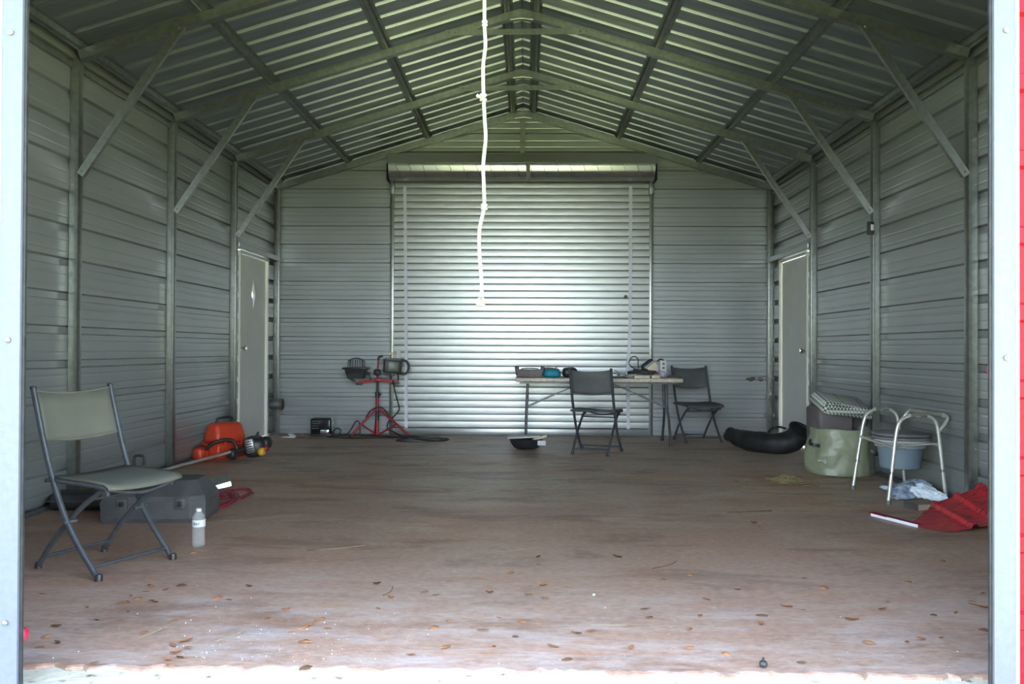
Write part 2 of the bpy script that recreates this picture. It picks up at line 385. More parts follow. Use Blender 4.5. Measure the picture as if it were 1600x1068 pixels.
# ------------------------------------------------------------------ side walls
DY0, DY1, DZ = 8.90, 9.88, 2.11
for side, s in (('left', -1), ('right', 1)):
    root = tag(empty('wall_' + side, (s * HW, 6.4, 0)), side + ' side wall of horizontally ribbed grey metal sheets', 'wall', kind='structure')
    for (a, c) in ROWS[:4]:
        c = min(c, 3.09)
        for (y0, y1, zlo) in ((YF, DY0, 0), (DY0, DY1, DZ), (DY1, YB, 0)):
            lo = max(a, zlo)
            if lo >= c - .01: continue
            b = sheet(rib_prof(lo, c, WPH), lambda v: (y0, y1), lambda u, v, d: V(s * (HW + d) - s * HW, u - 6.4, v))
            b.build('wall_panel', M['sheet'], root)
    b = MB()                                                            # outer red skin of the same wall
    b = sheet([(-.05, 0), (1, 0), (3.1, 0)], lambda v: (YF, DY0 - .02), lambda u, v, d: V(s * .06, u - 6.4, v))
    b.build('outer_panel', M['red_sheet'], root)
    b = sheet([(-.05, 0), (1, 0), (3.1, 0)], lambda v: (DY1 + .02, YB + .085), lambda u, v, d: V(s * .06, u - 6.4, v))
    b.build('outer_panel', M['red_sheet'], root)
    b = sheet([(2.14, 0), (3.1, 0)], lambda v: (DY0 - .02, DY1 + .02), lambda u, v, d: V(s * .06, u - 6.4, v))
    b.build('outer_panel', M['red_sheet'], root)
    # eave rail and base rail
    bb = tag(MB().rbox((s * HW - .022 if s > 0 else -HW, YF + .03, 2.945), (HW if s > 0 else -HW + .022, YB - .06, 2.99), .006).build('trim_eave_' + side, M['galv']),
             'long galvanised eave rail along the top of the %s wall' % side, 'rail', kind='structure')
    root2 = tag(empty('baseboard_' + side, (s * 3.03, 6, 0)), 'low steel base rail along the foot of the %s wall' % side, 'base rail', kind='structure')
    for (y0, y1) in ((YF + .05, DY0 - .05), (DY1 + .05, YB - .08)):
        MB().box((-.018, y0 - 6, 0), (.018, y1 - 6, .028)).build('base_rail', M['galvdark'], root2)

# ------------------------------------------------------------------ back and front walls
RD = (-1.6, 1.57)               # roller door guides on the back wall
def gx(z): return min(HW + .06, (zskin(0) + .0 - z) / SL)
root = tag(empty('wall_back', (0, YB, 0)), 'back wall of horizontally ribbed grey metal sheets around the roller door', 'wall', kind='structure')
for a, c in ROWS:
    c = min(c, 4.008)
    fnb = lambda u, v, d: V(u, d, v)
    if a < 3.2:
        c1 = min(c, 3.2)
        sheet(rib_prof(a, c1, WPH), lambda v: (-gx(v), RD[0] + .02), fnb).build('wall_panel', M['sheet'], root)
        sheet(rib_prof(a, c1, WPH), lambda v: (RD[1] - .02, gx(v)), fnb).build('wall_panel', M['sheet'], root)
    if c > 3.2:
        sheet(rib_prof(max(a, 3.2), c, WPH), lambda v: (-gx(v), gx(v)), fnb).build('wall_panel', M['sheet'], root)
sheet([(-.05, 0), (3.0, 0), (4.008, 0)], lambda v: (-min(gx(v), HW + .06), min(gx(v), HW + .06)), lambda u, v, d: V(u, .08, v)).build('outer_panel', M['red_sheet'], root)

OL, OR = -1.475, 1.437          # edges of the big front opening
root = tag(empty('wall_front', (0, YF, 0)), 'front wall with the wide doorway, red ribbed metal outside', 'wall', kind='structure')
for a, c in ROWS:
    c = min(c, 4.008)
    for (mt, dy, nm, sg) in ((M['sheet'], .0, 'wall_panel', -1), (M['red_sheet'], -.035, 'outer_panel', -1)):
        fnb = lambda u, v, d: V(u, dy + sg * d * .5, v)
        if a < 3.1:
            c1 = min(c, 3.1)
            sheet(rib_prof(a, c1, WPH), lambda v: (-gx(v), OL - .03), fnb).build(nm, mt, root)
            sheet(rib_prof(a, c1, WPH), lambda v: (OR + .03, gx(v)), fnb).build(nm, mt, root)
        if c > 3.1:
            sheet(rib_prof(max(a, 3.1), c, WPH), lambda v: (-gx(v), gx(v)), fnb).build(nm, mt, root)
# door jamb trims: a flat face and a turned outer lip, black seal behind
for side, xi, s in (('left', OL, -1), ('right', OR, 1)):
    root = tag(empty('trim_jamb_' + side, (xi, 2.48, 0)), 'white painted steel trim on the %s edge of the big doorway' % side, 'door trim', kind='structure')
    poly = [(0, .014), (0, .004), (s * .060, 0), (s * .060, .014)]
    if s < 0: poly = poly[::-1]
    MB().prism(poly, 3.14, TR(0, 0, -.015)).build('trim_face', M['dimmed_trim'], root)
    lw = .076 if s > 0 else .086
    poly = [(s * .0605, .036), (s * .0605, -.001), (s * .062, -.003), (s * .065, -.003), (s * lw, .008), (s * lw, .036)]
    if s < 0: poly = poly[::-1]
    MB().prism(poly, 3.14, TR(0, 0, -.015)).build('trim_lip', M['trim_lip'], root)
    b = MB()
    MB().box((-.008, .0145, 0) if s > 0 else (-.034, .0145, 0), (.034, .024, 3.1) if s > 0 else (.008, .024, 3.1)).build('door_seal', M['black'], root)
    for z in ((2.00, 1.07, .22) if s < 0 else (2.0, 1.03)):
        MB().lathe([(.0085, 0), (.0085, .002), (.005, .005), (0, .0055)], (s * .034, .0, z), 10, RX(90)).build('screw', M['galv'], root, 40)
tag(MB().box((OL - .1, 2.47, 3.08), (OR + .1, 2.515, 3.2)).build('trim_head_front', M['dimmed_trim']), 'white trim across the top of the big doorway', 'door trim', kind='structure')
# front roller door, fully raised above the opening
root = tag(empty('door_4', (0, 2.72, 3.1)), 'raised front roller door rolled up above the big doorway', 'roller door', kind='structure')
MB().lathe([(.17, -1.55), (.17, 1.55)], (0, .06, .22), 28, RY(90)).build('rolled_curtain', M['curtain'], root, 40)
MB().box((-1.5, -.05, 0), (1.5, -.01, .05)).build('bottom_bar', M['curtain'], root)

# ------------------------------------------------------------------ steel frames
def rafter_path(sg, y):
    return [V(sg * 2.99, y, ZR + .0318 - SL * 2.99), V(sg * .12, y, ZR + .0318 - SL * .12)]
def make_frame(n, y, label, tie=False, brace=True, posts=True, y_ax=.0318):
    root = tag(empty('trim_%d' % n, (0, y, 0)), label, 'roof frame', kind='structure')
    h = .0635
    for s in (-1, 1):
        MB().rbox((s * 3.0165 - .0318, -.0318, 0), (s * 3.0165 + .0318, .0318, 3.0), .006).build('post', M['galv'], root, 30)
        p = rafter_path(s, 0)
        MB().bar(p[0], p[1], h, h).build('rafter', M['galv'], root)
        if brace:
            a, c = V(s * 2.972, -.036, 2.215), V(s * 2.285, -.036, 3.232)
            d = (c - a).normalized(); nrm = V(0, 1, 0)
            b = MB(); sd_ = d.cross(nrm)
            b.bar(a, c, .052, .006, (0, 1, 0))
            b.bar(a + sd_ * .0235 + V(0, .014, 0), c + sd_ * .0235 + V(0, .014, 0), .005, .03, (0, 1, 0)); b.bar(a - sd_ * .0235 + V(0, .014, 0), c - sd_ * .0235 + V(0, .014, 0), .005, .03, (0, 1, 0))
            k = b.build('knee_brace', M['galv'], root)
            q = MB()
            for p in (a + d * .03, c - d * .03): q.lathe([(.009, 0), (.009, .003), (.005, .006), (0, .006)], (p.x, p.y - .004, p.z), 8, RX(90))
            q.build('bolt', M['galvdark'], k)
    # bent peak piece
    zt = lambda x: ZR + .0655 - SL * math.sqrt(x * x + .0015)
    xs_ = [-.14 + .28 * i / 14 for i in range(15)]
    out = [(x, zt(x)) for x in xs_] + [(x, zt(x) - .0675 - .010 * max(0, 1 - (x / .10) ** 2)) for x in reversed(xs_)]
    MB().prism([(x, z) for x, z in out], .068, TR(0, .034, 0) @ RX(90)).build('peak_bracket', M['galv'], root)
    MB().tube([V(x, -.036, z) for x, z in [(q, zt(q) - .072 - .010 * max(0, 1 - (q / .10) ** 2)) for q in [-.10 + .2 * i / 12 for i in range(13)]]], .005, 6).build('peak_rim', M['alu'], root, 40)
    if tie:
        MB().bar((-.66, -.037, 3.755), (.585, -.037, 3.767), .006, .05).build('tie_beam', M['galv'], root)
        b = MB()
        for x in (-.62, -.57, .50, .55): b.lathe([(.008, 0), (.008, .003), (.005, .006), (0, .006)], (x, -.040, 3.755 + (x + .66) * .0096), 8, RX(90))
        b.build('bolt', M['galvdark'], root)
    return root
make_frame(1, 4.07, 'galvanised roof frame closest to the big doorway, out of the picture overhead')
make_frame(2, 5.60, 'galvanised steel frame nearest the camera with large knee braces at both walls', True)
make_frame(3, 7.13, 'second galvanised steel frame from the front, with knee braces and an upper tie beam', True)
make_frame(4, 8.66, 'third galvanised steel frame, just in front of the two white side doors', True)
r_ = make_frame(5, 10.17, 'galvanised end frame against the back wall with three short studs under the gable', False, False)
for x, z0 in ((-1.56, 3.25), (-.005, 3.25), (1.53, 3.25)):
    MB().box((x - .032, -.03, z0), (x + .032, .03, ZR - SL * abs(x) + .01)).build('gable_stud', M['galv'], r_)
make_frame(6, 2.60, 'front end frame behind the front wall', False, False)

# ------------------------------------------------------------------ ceiling: roof sheets and hat purlins
root = tag(empty('ceiling', (0, 6.4, 4)), 'gabled underside of ribbed metal roof sheets on hat channels', 'ceiling', kind='structure')
ROOFPH = 7.46
edges = [2.36 + .9144 * i for i in range(10)]
edges = [ROOFPH - .1143 - 6 * .9144 + .9144 * i for i in range(12)]
edges = [q for q in edges if 2.2 < q < 10.4] + [10.4]
edges = [2.3] + edges
for s in (-1, 1):
    for a, c in zip(edges, edges[1:]):
        sheet(rib_prof(a, c, ROOFPH, .024, .029, .020, .0012), lambda v: (0.0, 3.2), lambda u, v, d: V(s * u, v - 6.4, zskin(u) + d - 4)).build('roof_panel', M['roof'], root)
    for xc in (.125, 1.165, 2.145, 2.985):
        x = s * xc; b = MB()
        prof = [(-.05, 0), (-.03, -.001), (-.024, -.034), (-.007, -.036), (-.004, -.031), (.004, -.031), (.007, -.036), (.024, -.034), (.03, -.001), (.05, 0)]
        vs = []
        for y in (YF + .0, YB - .02):
            for (u, d) in prof: vs.append(V(x + u, y - 6.4, zskin(x + u) + d - .004 - 4))
        n = len(prof)
        b.add(vs, [(i, i + 1, n + i + 1, n + i) for i in range(n - 1)]).build('purlin', M['galvdark'], root)
b = MB().bar((0, 2.3 - 6.4, zskin(0) - 4 - .004), (0, 10.3 - 6.4, zskin(0) - 4 - .004), .004, .012)
b.build('ridge_seam', M['galvdark'], root)

# ------------------------------------------------------------------ roller door on the back wall
root = tag(empty('door_1', (-.015, 10.13, 0)), 'closed corrugated silver roller door in the middle of the back wall', 'roller door', kind='structure')
P = .0835; prof = []
z = .09; 
while z < 3.2:
    for f_, d in ((0, -.002), (.06, -.0062), (.12, -.0068), (.48, -.0072), (.82, -.0068), (.88, -.0062), (.93, -.002), (.965, .0015)):
        prof.append((z + f_ * P, d))
    z += P
vs = []
for (z, d) in prof: vs += [V(-1.555, d, z), V(1.555, d, z)]
MB().add(vs, [(2 * i, 2 * i + 1, 2 * i + 3, 2 * i + 2) for i in range(len(prof) - 1)]).build('curtain', M['curtain'], root, 14)
b = MB().rbox((-1.555, -.02, .004), (1.555, .02, .085), .006); b.build('bottom_bar', M['curtain'], root, 30)
for xx in (-1.575, 1.575):
    b = MB().rbox((xx - .022, -.035, 0), (xx + .022, .04, 3.08), .005); g = b.build('guide', M['galv'], root, 30)
    q = MB().rbox((xx - .03, -.06, 2.93), (xx + .03, .02, 3.09), .006); q.build('guide_head', M['galvdark'], root, 30)
# rolled-up curtain drum, hood plate and brackets
Rr = .155; zc, yc = 3.215, -.20
b = MB(); npr = []
n = 44; L = 1.575
vs = []; N2 = 60
for i in range(N2 + 1):
    x = -L + 2 * L * i / N2
    for k in range(n):
        a = 2 * math.pi * k / n; rr = Rr + .0025 * math.cos(3 * a * 4)
        vs.append(V(x, yc + rr * math.cos(a), zc + rr * math.sin(a)))
fs = [(i * n + k, i * n + (k + 1) % n, (i + 1) * n + (k + 1) % n, (i + 1) * n + k) for i in range(N2) for k in range(n)]
MB().add(vs, fs).build('rolled_curtain', M['drum'], root, 50)
b = MB()                                                                # slanted wrap seams on the drum
for i in range(20):
    x0 = -1.5 + i * .158
    path = [V(x0 + .075 * t_, yc + (Rr + .004) * math.cos(a), zc + (Rr + .004) * math.sin(a)) for t_, a in [(q / 8, R(165 + 75 * q / 8)) for q in range(9)]]
    b.tube(path, .0022, 4)
b.build('wrap_seam', M['galvdark'], root)
pl = [(-1.585, .13), (1.585, .13)]
b = MB(); hp = [(.10, .20), (-.19, .185), (-.335, .155), (-.36, .04)]
vs = []
for (yy, zz) in hp: vs += [V(-1.592, yy, zc + zz - .02), V(1.592, yy, zc + zz - .02)]
for (yy, zz) in reversed(hp): vs += [V(-1.592, yy, zc + zz - .012), V(1.592, yy, zc + zz - .012)]
k = len(hp) * 2
b.add(vs, [(2 * i, 2 * i + 1, (2 * i + 3) % (2 * k), (2 * i + 2) % (2 * k)) for i in range(k)])
b.build('hood', M['curtain'], root)
for xx in (-1.595, 1.595):
    b = MB().prism([(-.365, zc - .17), (.06, zc - .17), (.06, zc + .19), (-.2, zc + .17), (-.345, zc + .13)], .006, TR(xx - .003, 0, 0) @ Matrix(((0, 0, 1, 0), (1, 0, 0, 0), (0, 1, 0, 0), (0, 0, 0, 1))))
    b.build('end_bracket', M['galvdark'], root)
st = [V(.07 + .02 * q / 8, yc + (Rr + .007) * math.cos(a), zc + (Rr + .007) * math.sin(a)) for q, a in [(q, R(150 + 115 * q / 8)) for q in range(9)]]
b = MB()
for a, c in zip(st, st[1:]): b.bar(a, c, .045, .004, (0, -1, .2))
b.build('drum_strap', M['grip'], root)
for pts in ([(-1.425, 3.03), (-1.405, 1.6), (-1.395, .03)], [(1.325, 3.03), (1.322, 1.3), (1.300, .86), (1.305, .03)]):
    b = MB()
    for a, c in zip(pts, pts[1:]): b.bar((a[0], -.0165, a[1]), (c[0], -.0165, c[1]), .04, .003, (0, 1, 0))
    b.build('strap', M['lightstrap'], root)
MB().lathe([(.022, 0), (.022, .008), (.012, .014), (0, .014)], (1.268, -.013, 1.69), 14, RX(90)).build('lock', M['dirt'], root, 40)
lt = MB().rbox((-1.52, -.024, .93), (-1.465, -.014, 1.03), .003); lt.build('latch_plate', M['white'], root)
b = MB().lathe([(.014, 0), (.014, .03), (0, .032)], (-1.535, -.016, .99), 10, RX(90)); b.bar((-1.60, -.045, .985), (-1.51, -.045, .995), .016, .02)
b.lathe([(.012, 0), (.012, .04), (0, .042)], (-1.60, -.02, .985), 10, RX(90)); b.build('latch', M['brass'], root, 40)

# ------------------------------------------------------------------ side doors
for n, s, pane in ((2, -1, True), (3, 1, False)):
    root = tag(empty('door_%d' % n, (s * HW, 9.39, 0)), 'plain white service door with %s in the %s wall' % ('a small diamond window' if pane else 'a brass knob and no window', 'left' if s < 0 else 'right'), 'door', kind='structure')
    y0, y1 = DY0 - 9.39, DY1 - 9.39
    # leaf with a diamond hole
    dc, dw, dh = (.02, 1.655), .062, .142
    b = MB(); X0, X1 = s * .012, s * .045
    ya, yb, za, zb = y0 + .03, y1 - .03, .012, 2.075
    if pane:
        o = [(ya, za), (yb, za), (yb, zb), (ya, zb)]; h_ = [(dc[0], dc[1] - dh), (dc[0] + dw, dc[1]), (dc[0], dc[1] + dh), (dc[0] - dw, dc[1])]
        ring = [(ya, za), (dc[0], za), (yb, za), (yb, dc[1]), (yb, zb), (dc[0], zb), (ya, zb), (ya, dc[1])]
        vs = [V(X, p[0], p[1]) for X in (X0, X1) for p in ring + h_]
        fs = []
        for q in (0, 12):
            fs += [(q + 0, q + 1, q + 8, q + 11, q + 7), (q + 1, q + 2, q + 3, q + 9, q + 8), (q + 3, q + 4, q + 5, q + 10, q + 9), (q + 5, q + 6, q + 7, q + 11, q + 10)]
        fs += [(i, (i + 1) % 8, 12 + (i + 1) % 8, 12 + i) for i in range(8)] + [(8 + i, 8 + (i + 1) % 4, 20 + (i + 1) % 4, 20 + i) for i in range(4)]
        leaf = b.add(vs, fs).build('door_leaf', M['door'], root)
        MB().add([V(s * .03, p[0], p[1]) for p in h_] + [V(s * .034, p[0], p[1]) for p in h_], [(0, 1, 2, 3), (7, 6, 5, 4), (0, 4, 5, 1), (1, 5, 6, 2), (2, 6, 7, 3), (3, 7, 4, 0)]).build('window_pane', M['pane'], root)
        b = MB(); h2 = [((p[0] - dc[0]) * 1.16 + dc[0], (p[1] - dc[1]) * 1.16 + dc[1]) for p in h_]
        for i in range(4):
            j = (i + 1) % 4; a_, c_ = h_[i], h_[j]; e_, g_ = h2[i], h2[j]
            b.add([V(X0 - s * .006, *a_), V(X0 - s * .006, *c_), V(X0 - s * .006, *g_), V(X0 - s * .006, *e_), V(X0, *a_), V(X0, *c_), V(X0, *g_), V(X0, *e_)],
                  [(0, 1, 2, 3), (0, 4, 5, 1), (2, 6, 7, 3)])
        b.build('window_bead', M['door'], root)
    else:
        b.box((min(X0, X1), ya, za), (max(X0, X1), yb, zb)).build('door_leaf', M['door'], root)
    f_ = MB()
    f_.box((-.02, y0 - .005, 0), (.02, y0 + .028, 2.105)); f_.box((-.02, y1 - .028, 0), (.02, y1 + .005, 2.105)); f_.box((-.02, y0 + .028, 2.077), (.02, y1 - .028, 2.105))
    f_.build('door_frame', M['doorframe'], root)
    hd = MB().rbox((s * -.075 if s > 0 else .0, 8.70 - 9.39, 2.11), (.0 if s > 0 else .075, 10.13 - 9.39, 2.17), .006)
    hd.build('door_header', M['galv'], root)
    kn = MB().lathe([(.030, 0), (.030, .006), (.012, .010), (.011, .035), (.024, .042), (.029, .055), (.024, .068), (0, .072)], (X0, y0 + .10, 1.045), 18, RY(-90 * s))
    k_ = kn.build('door_knob', M['chrome'], root, 50)
    b = MB()
    for z in (.25, .75, 1.25, 1.75): b.lathe([(.006, 0), (.006, .003), (0, .004)], (-s * .02, y0 + .012, z), 8, RY(-90 * s))
    b.build('frame_screw', M['galvdark'], root)

# ------------------------------------------------------------------ folding chairs
SIDE_B = [(-.228, .855), (-.150, .60), (-.080, .42), (.0, .265), (.09, .145), (.228, .0)]
SIDE_L = [(.240, .415), (.20, .395), (.08, .32), (-.06, .20), (-.155, .10), (-.228, .0)]
def sling(pts, y_lo, y_hi, sag, n=8, th=.006):  # fabric between the side rails: pts = list of (fwd, z) along, sag gives bulge vector
    vs = []; m_ = len(pts)
    for i, (f_, z_) in enumerate(pts):
        for k in range(n + 1):
            t_ = k / n; q = 4 * t_ * (1 - t_); l = y_lo + (y_hi - y_lo) * t_
            vs.append(V(f_ + sag[i][0] * q, l, z_ + sag[i][1] * q))
    fs = [(i * (n + 1) + k, i * (n + 1) + k + 1, (i + 1) * (n + 1) + k + 1, (i + 1) * (n + 1) + k) for i in range(m_ - 1) for k in range(n)]
    b = MB().add(vs, fs)
    o = len(b.v)
    return b
def solid(ob, th):
    md = ob.modifiers.new('thickness', 'SOLIDIFY'); md.thickness = th; md.offset = 0
def make_chair(label, fab):
    root = tag(empty('folding_chair'), label, 'chair', 'folding chairs with mesh fabric')
    hw = .212
    ct = M['chairtube']
    for s in (-1, 1):
        p = smoothpath([V(f_, s * hw, z) for f_, z in SIDE_B], 5); p[-1] = V(.228, s * hw, .012)
        bf = MB().tube(p, .0135, 10).build('back_leg' if False else 'leg', ct, root, 50)
        MB().lathe([(.017, 0), (.017, .02), (.014, .03)], (.222, s * hw, 0), 12).build('foot_cap', M['black'], bf, 40)
        MB().lathe([(.015, 0), (.015, .012), (0, .016)], (-.229, s * hw, .850), 10).build('end_cap', M['black'], bf, 40)
        p = smoothpath([V(f_, s * (hw - .03), z) for f_, z in SIDE_L], 5); p[-1] = V(-.228, s * (hw - .03), .012)
        rl = MB().tube(p, .0125, 10).build('leg', ct, root, 50)
        MB().lathe([(.016, 0), (.016, .02), (.013, .03)], (-.223, s * (hw - .03), 0), 12).build('foot_cap', M['black'], rl, 40)
        MB().tube(smoothpath([V(-.115, s * hw * .97, .432), V(.05, s * hw * .97, .426), (.2, s * hw * .97, .421), (.262, s * hw * .96, .412)], 4), .0125, 10).build('seat_rail', ct, root, 50)
        MB().tube([V(.016, s * (hw - .045), .245), V(.016, s * (hw + .018), .245)], .008, 8).build('pivot_bolt', M['galvdark'], root, 40)
        MB().tube([V(-.095, s * (hw - .02), .430), V(-.095, s * (hw + .03), .432)], .010, 8).build('seat_pivot', M['black'], root, 40)
        b = MB().rbox((.205, s * (hw - .03) - .010, .375), (.245, s * (hw - .03) + .010, .425), .005); b.build('seat_bracket', ct, root, 30)
    MB().tube([V(.178, -hw, .055), V(.178, hw, .055)], .008, 8).build('stretcher', ct, root, 50)
    MB().tube([V(-.185, -hw + .03, .06), V(-.185, hw - .03, .06)], .008, 8).build('stretcher', ct, root, 50)
    MB().tube([V(.135, -hw + .03, .355), V(.135, hw - .03, .355)], .008, 8).build('stretcher', ct, root, 50)
    MB().tube(smoothpath([V(.262, -hw * .96, .412), V(.262, -hw * .5, .385), V(.262, 0, .372), V(.262, hw * .5, .385), V(.262, hw * .96, .412)], 4), .008, 8).build('seat_bow', ct, root, 50)
    MB().tube([V(-.11, -hw * .95, .430), V(-.11, hw * .95, .430)], .010, 8).build('seat_bow', ct, root, 50)
    pts = [(-.224, .845), (-.205, .775), (-.183, .705), (-.164, .645), (-.157, .62)]
    sg = [(-.030, -.022), (-.034, -.008), (-.036, 0), (-.034, -.014), (-.032, -.022)]
    ob = sling(pts, -hw, hw, sg, 10).build('backrest', fab, root, 50); solid(ob, .007)
    hem = MB()
    for (f_, z_), (a_, c_) in ((pts[0], sg[0]), (pts[-1], sg[-1])):
        hem.tube([V(f_ + a_ * 4 * t * (1 - t), -hw + 2 * hw * t, z_ + c_ * 4 * t * (1 - t)) for t in [k / 10 for k in range(11)]], .006, 6)
    hem.build('backrest_hem', fab, root, 50)
    pts = [(-.115, .446), (-.02, .445), (.08, .442), (.18, .438), (.25, .432), (.275, .420), (.278, .408)]
    ob = sling(pts, -hw * 1.0, hw * 1.0, [(0, -.010)] * 4 + [(0, -.012), (0, -.014), (0, -.014)], 10).build('seat', fab, root, 50); solid(ob, .008)
    return root
chA = make_chair('taupe mesh folding chair near the left jamb, nearest of the three chairs', M['mesh_tan'])
chB = copy_tree(chA); chC = copy_tree(chA)
def swapfab(o, m_):
    for ch in o.children:
        if ch.name.split('.')[0] in ('backrest', 'seat', 'backrest_hem'):
            ch.data = ch.data.copy(); ch.data.materials[0] = m_
for c_ in (chB, chC): swapfab(c_, M['mesh_grey'])
chB['label'] = 'charcoal mesh folding chair pulled up to the long table, its back to the doorway'
chC['label'] = 'charcoal mesh folding chair at the right end of the table, facing the doorway'
chA.location = (-1.983, 3.999, 0); chA.rotation_euler.z = math.atan2(-.40, .916)
chB.location = (.763, 8.472, 0); chB.rotation_euler.z = math.atan2(.94, .343)
chC.location = (2.011, 9.615, 0); chC.rotation_euler.z = math.atan2(-.98, .196)

# ------------------------------------------------------------------ folding table and what lies on it
root = tag(empty('folding_table', (.84, 9.37, 0)), 'long folding table with beige speckled top and dark legs before the roller door', 'table')
MB().rbox((-.905, -.37, .695), (.905, .37, .738), .012, None, 3).build('tabletop', M['tabletop'], root, 40)
MB().box((-.86, -.33, .675), (.86, .33, .697)).build('apron', M['tableleg'], root)
for s in (-1, 1):
    xb = .785 * s
    for t_ in (-1, 1):
        p = smoothpath([V(xb - s * .02, t_ * .10, .69), V(xb - s * .01, t_ * .10, .42), V(xb, t_ * .16, .28), V(xb, t_ * .285, .0)], 4)
        if s < 0: p = [V(xb + .015, t_ * .285, .69), V(xb, t_ * .285, .35), V(xb - .01, t_ * .285, .0)]
        lg = MB().tube(p, .0155, 10).build('leg', M['tableleg'], root, 50)
        MB().lathe([(.019, 0), (.019, .025), (.016, .03)], (p[-1].x, p[-1].y, 0), 10).build('foot_cap', M['black'], lg, 40)
    MB().bar((xb, -.285 if s < 0 else -.10, .40), (xb, .285 if s < 0 else .10, .40), .02, .02).build('crossbar', M['tableleg'], root)
    k = MB(); k.bar((xb - s * .01, 0, .405), (xb - s * .32, 0, .545), .024, .024); k.bar((xb - s * .30, 0, .538), (xb - s * .67, 0, .69), .014, .014)
    k.build('folding_brace', M['tableleg'], root)
TZ = .738
def on(x, y): return (x, y, TZ)
# toolbox tray
root = tag(empty('tool_pouch', on(.09, 9.25)), 'taupe open tool pouch with raised black ends at the table left end', 'pouch')
b = MB().rbox((-.135, -.09, 0), (.135, .09, .085), .012); b.build('body', M['greybag'], root, 40)
for s in (-1, 1):
    mx = TR(s * .125, 0, .0) @ RY(s * 10)
    MB().rbox((-.022, -.085, .02), (.022, .085, .125), .012, mx).build('end_wall', M['black'], root, 40)
MB().tube(smoothpath([(-.1, 0, .09), (-.05, 0, .098), (.05, 0, .098), (.1, 0, .09)], 4), .006, 6).build('strap', M['black'], root, 40)
root = tag(empty('tool_bag', on(.335, 9.25)), 'teal nylon bag with grey top between the taupe pouch and the black bag', 'bag')
MB().blob((0, 0, .045), (.098, .085, .046), .6, 20, None, .1, 12, -.045, 3).build('body', M['teal'], root, 50)
MB().blob((0, .01, .085), (.09, .06, .022), .7, 16, RY(5), .15, 14, None, 5).build('flap', M['greybag'], root, 50)
MB().rbox((.03, -.05, .10), (.055, -.02, .118), .003, RZ(12)).build('buckle', M['offwhite'], root)
root = tag(MB().blob((0, 0, .055), (.085, .09, .056), .65, 20, None, .14, 11, -.055, 8).build('black_bag', M['rubber'], None, 50), 'small soft black bag on the table half hidden by the chair back', 'bag')
root.location = on(.535, 9.26)
# thin rods and black cable lying behind the chair
g = 'steel rods on the table'
for i, (a, c) in enumerate((((1.02, 9.2, TZ + .09), (1.21, 9.12, TZ + .012)), ((1.03, 9.23, TZ + .075), (1.18, 9.16, TZ + .008)), ((.98, 9.17, TZ + .06), (1.20, 9.08, TZ + .006)))):
    o = MB().tube([a, c], .004, 6).build('steel_rod', M['alu'], None, 40)
    tag(o, ('upper', 'middle', 'lower')[i] + ' of the thin pale rods slanting right of the chair back on the table', 'rod', g)
root = tag(empty('cord_reel', on(1.33, 9.33)), 'heap of black extension cord with a standing loop on the table', 'cord')
b = MB(); rnd = random.Random(3)
pts = []
for i in range(70):
    a = i * .72; rr = .10 + .05 * math.sin(i * 1.7); pts.append(V(.02 + rr * 1.25 * math.cos(a) + rnd.uniform(-.02, .02), rr * .6 * math.sin(a) * .8, .032 + .06 * i / 70 * max(.2, 1 - abs(math.cos(a)) * .5) + rnd.uniform(0, .015)))
b.tube(smoothpath(pts, 4), .0065, 6); b.build('coil', M['black'], root, 50)
b = MB().tube(smoothpath([(-.02, 0, .10), (-.03, 0, .15), (-.03, 0, .20), (-.06, 0, .235), (-.10, 0, .225), (-.128, 0, .17), (-.115, 0, .13), (-.07, 0, .10), (-.02, 0, .09)], 5), .006, 8); b.build('loop', M['black'], root, 50)
b = MB().tube(smoothpath([(-.09, -.02, .06), (-.13, -.06, .05), (-.17, -.10, .02), (-.20, -.15, .008), (-.30, -.16, .007), (-.42, -.14, .007)], 5), .007, 8); b.rbox((-.215, -.19, .001), (-.165, -.14, .035), .008); b.rbox((-.27, -.1, .02), (-.235, -.07, .05), .008); b.build('plug', M['black'], root, 50)
root = tag(empty('hand_lamp', on(1.42, 9.36)), 'black caged shop lamp with a cream lens resting on the cord heap', 'lamp')
mx = TR(0, 0, .135) @ RY(-38) @ RX(78)
MB().rbox((-.085, -.055, -.045), (.085, .055, .03), .03, mx, 3, (.9, .9)).build('housing', M['black'], root, 50)
mx2 = TR(.035, -.055, .115) @ RY(-40)
MB().rbox((-.062, -.012, -.034), (.062, .01, .034), .008, mx2, 2).build('lens', M['tan_box'], root, 40)
b = MB()
b.rbox((-.07, -.014, .034), (.07, .006, .052), .004, mx2); b.build('lens_rim', M['galvdark'], root, 40)
b = MB().tube(smoothpath([(.10, 0, .18), (.13, 0, .205), (.165, 0, .195), (.175, 0, .15), (.165, -.01, .10)], 5), .009, 8); b.build('handle', M['black'], root, 50)
o = MB().rbox((-.082, -.06, 0), (.082, .06, .030), .003).build('cream_box', M['tan_box']); o.location = on(1.305, 9.10)
tag(o, 'longer flat cream box under the front of the black cord heap', 'box', 'flat cream boxes')
o = MB().rbox((-.044, -.05, 0), (.044, .05, .034), .003).build('cream_box', M['tan_box']); o.location = on(1.455, 9.09)
tag(o, 'shorter flat cream box below the orange packet', 'box', 'flat cream boxes')
o = MB().prism([(-.055, 0), (.05, 0), (.045, .035), (-.01, .05)], .06, TR(0, .03, 0) @ RX(90)).build('orange_packet', M['orange_cb']); o.location = on(1.48, 9.16); o.location.z += .035
o.location = (1.475, 9.19, TZ + .001); tag(o, 'torn orange brown packet between lamp and cream boxes', 'packet')
o = MB().blob((0, 0, .038), (.04, .035, .04), .8, 14, RY(20), .25, 14, -.05, 2).build('clear_wrapper', M['film'], None, 40); o.location = on(1.55, 9.19); tag(o, 'crumpled clear plastic wrapper on the table right end', 'wrapper')
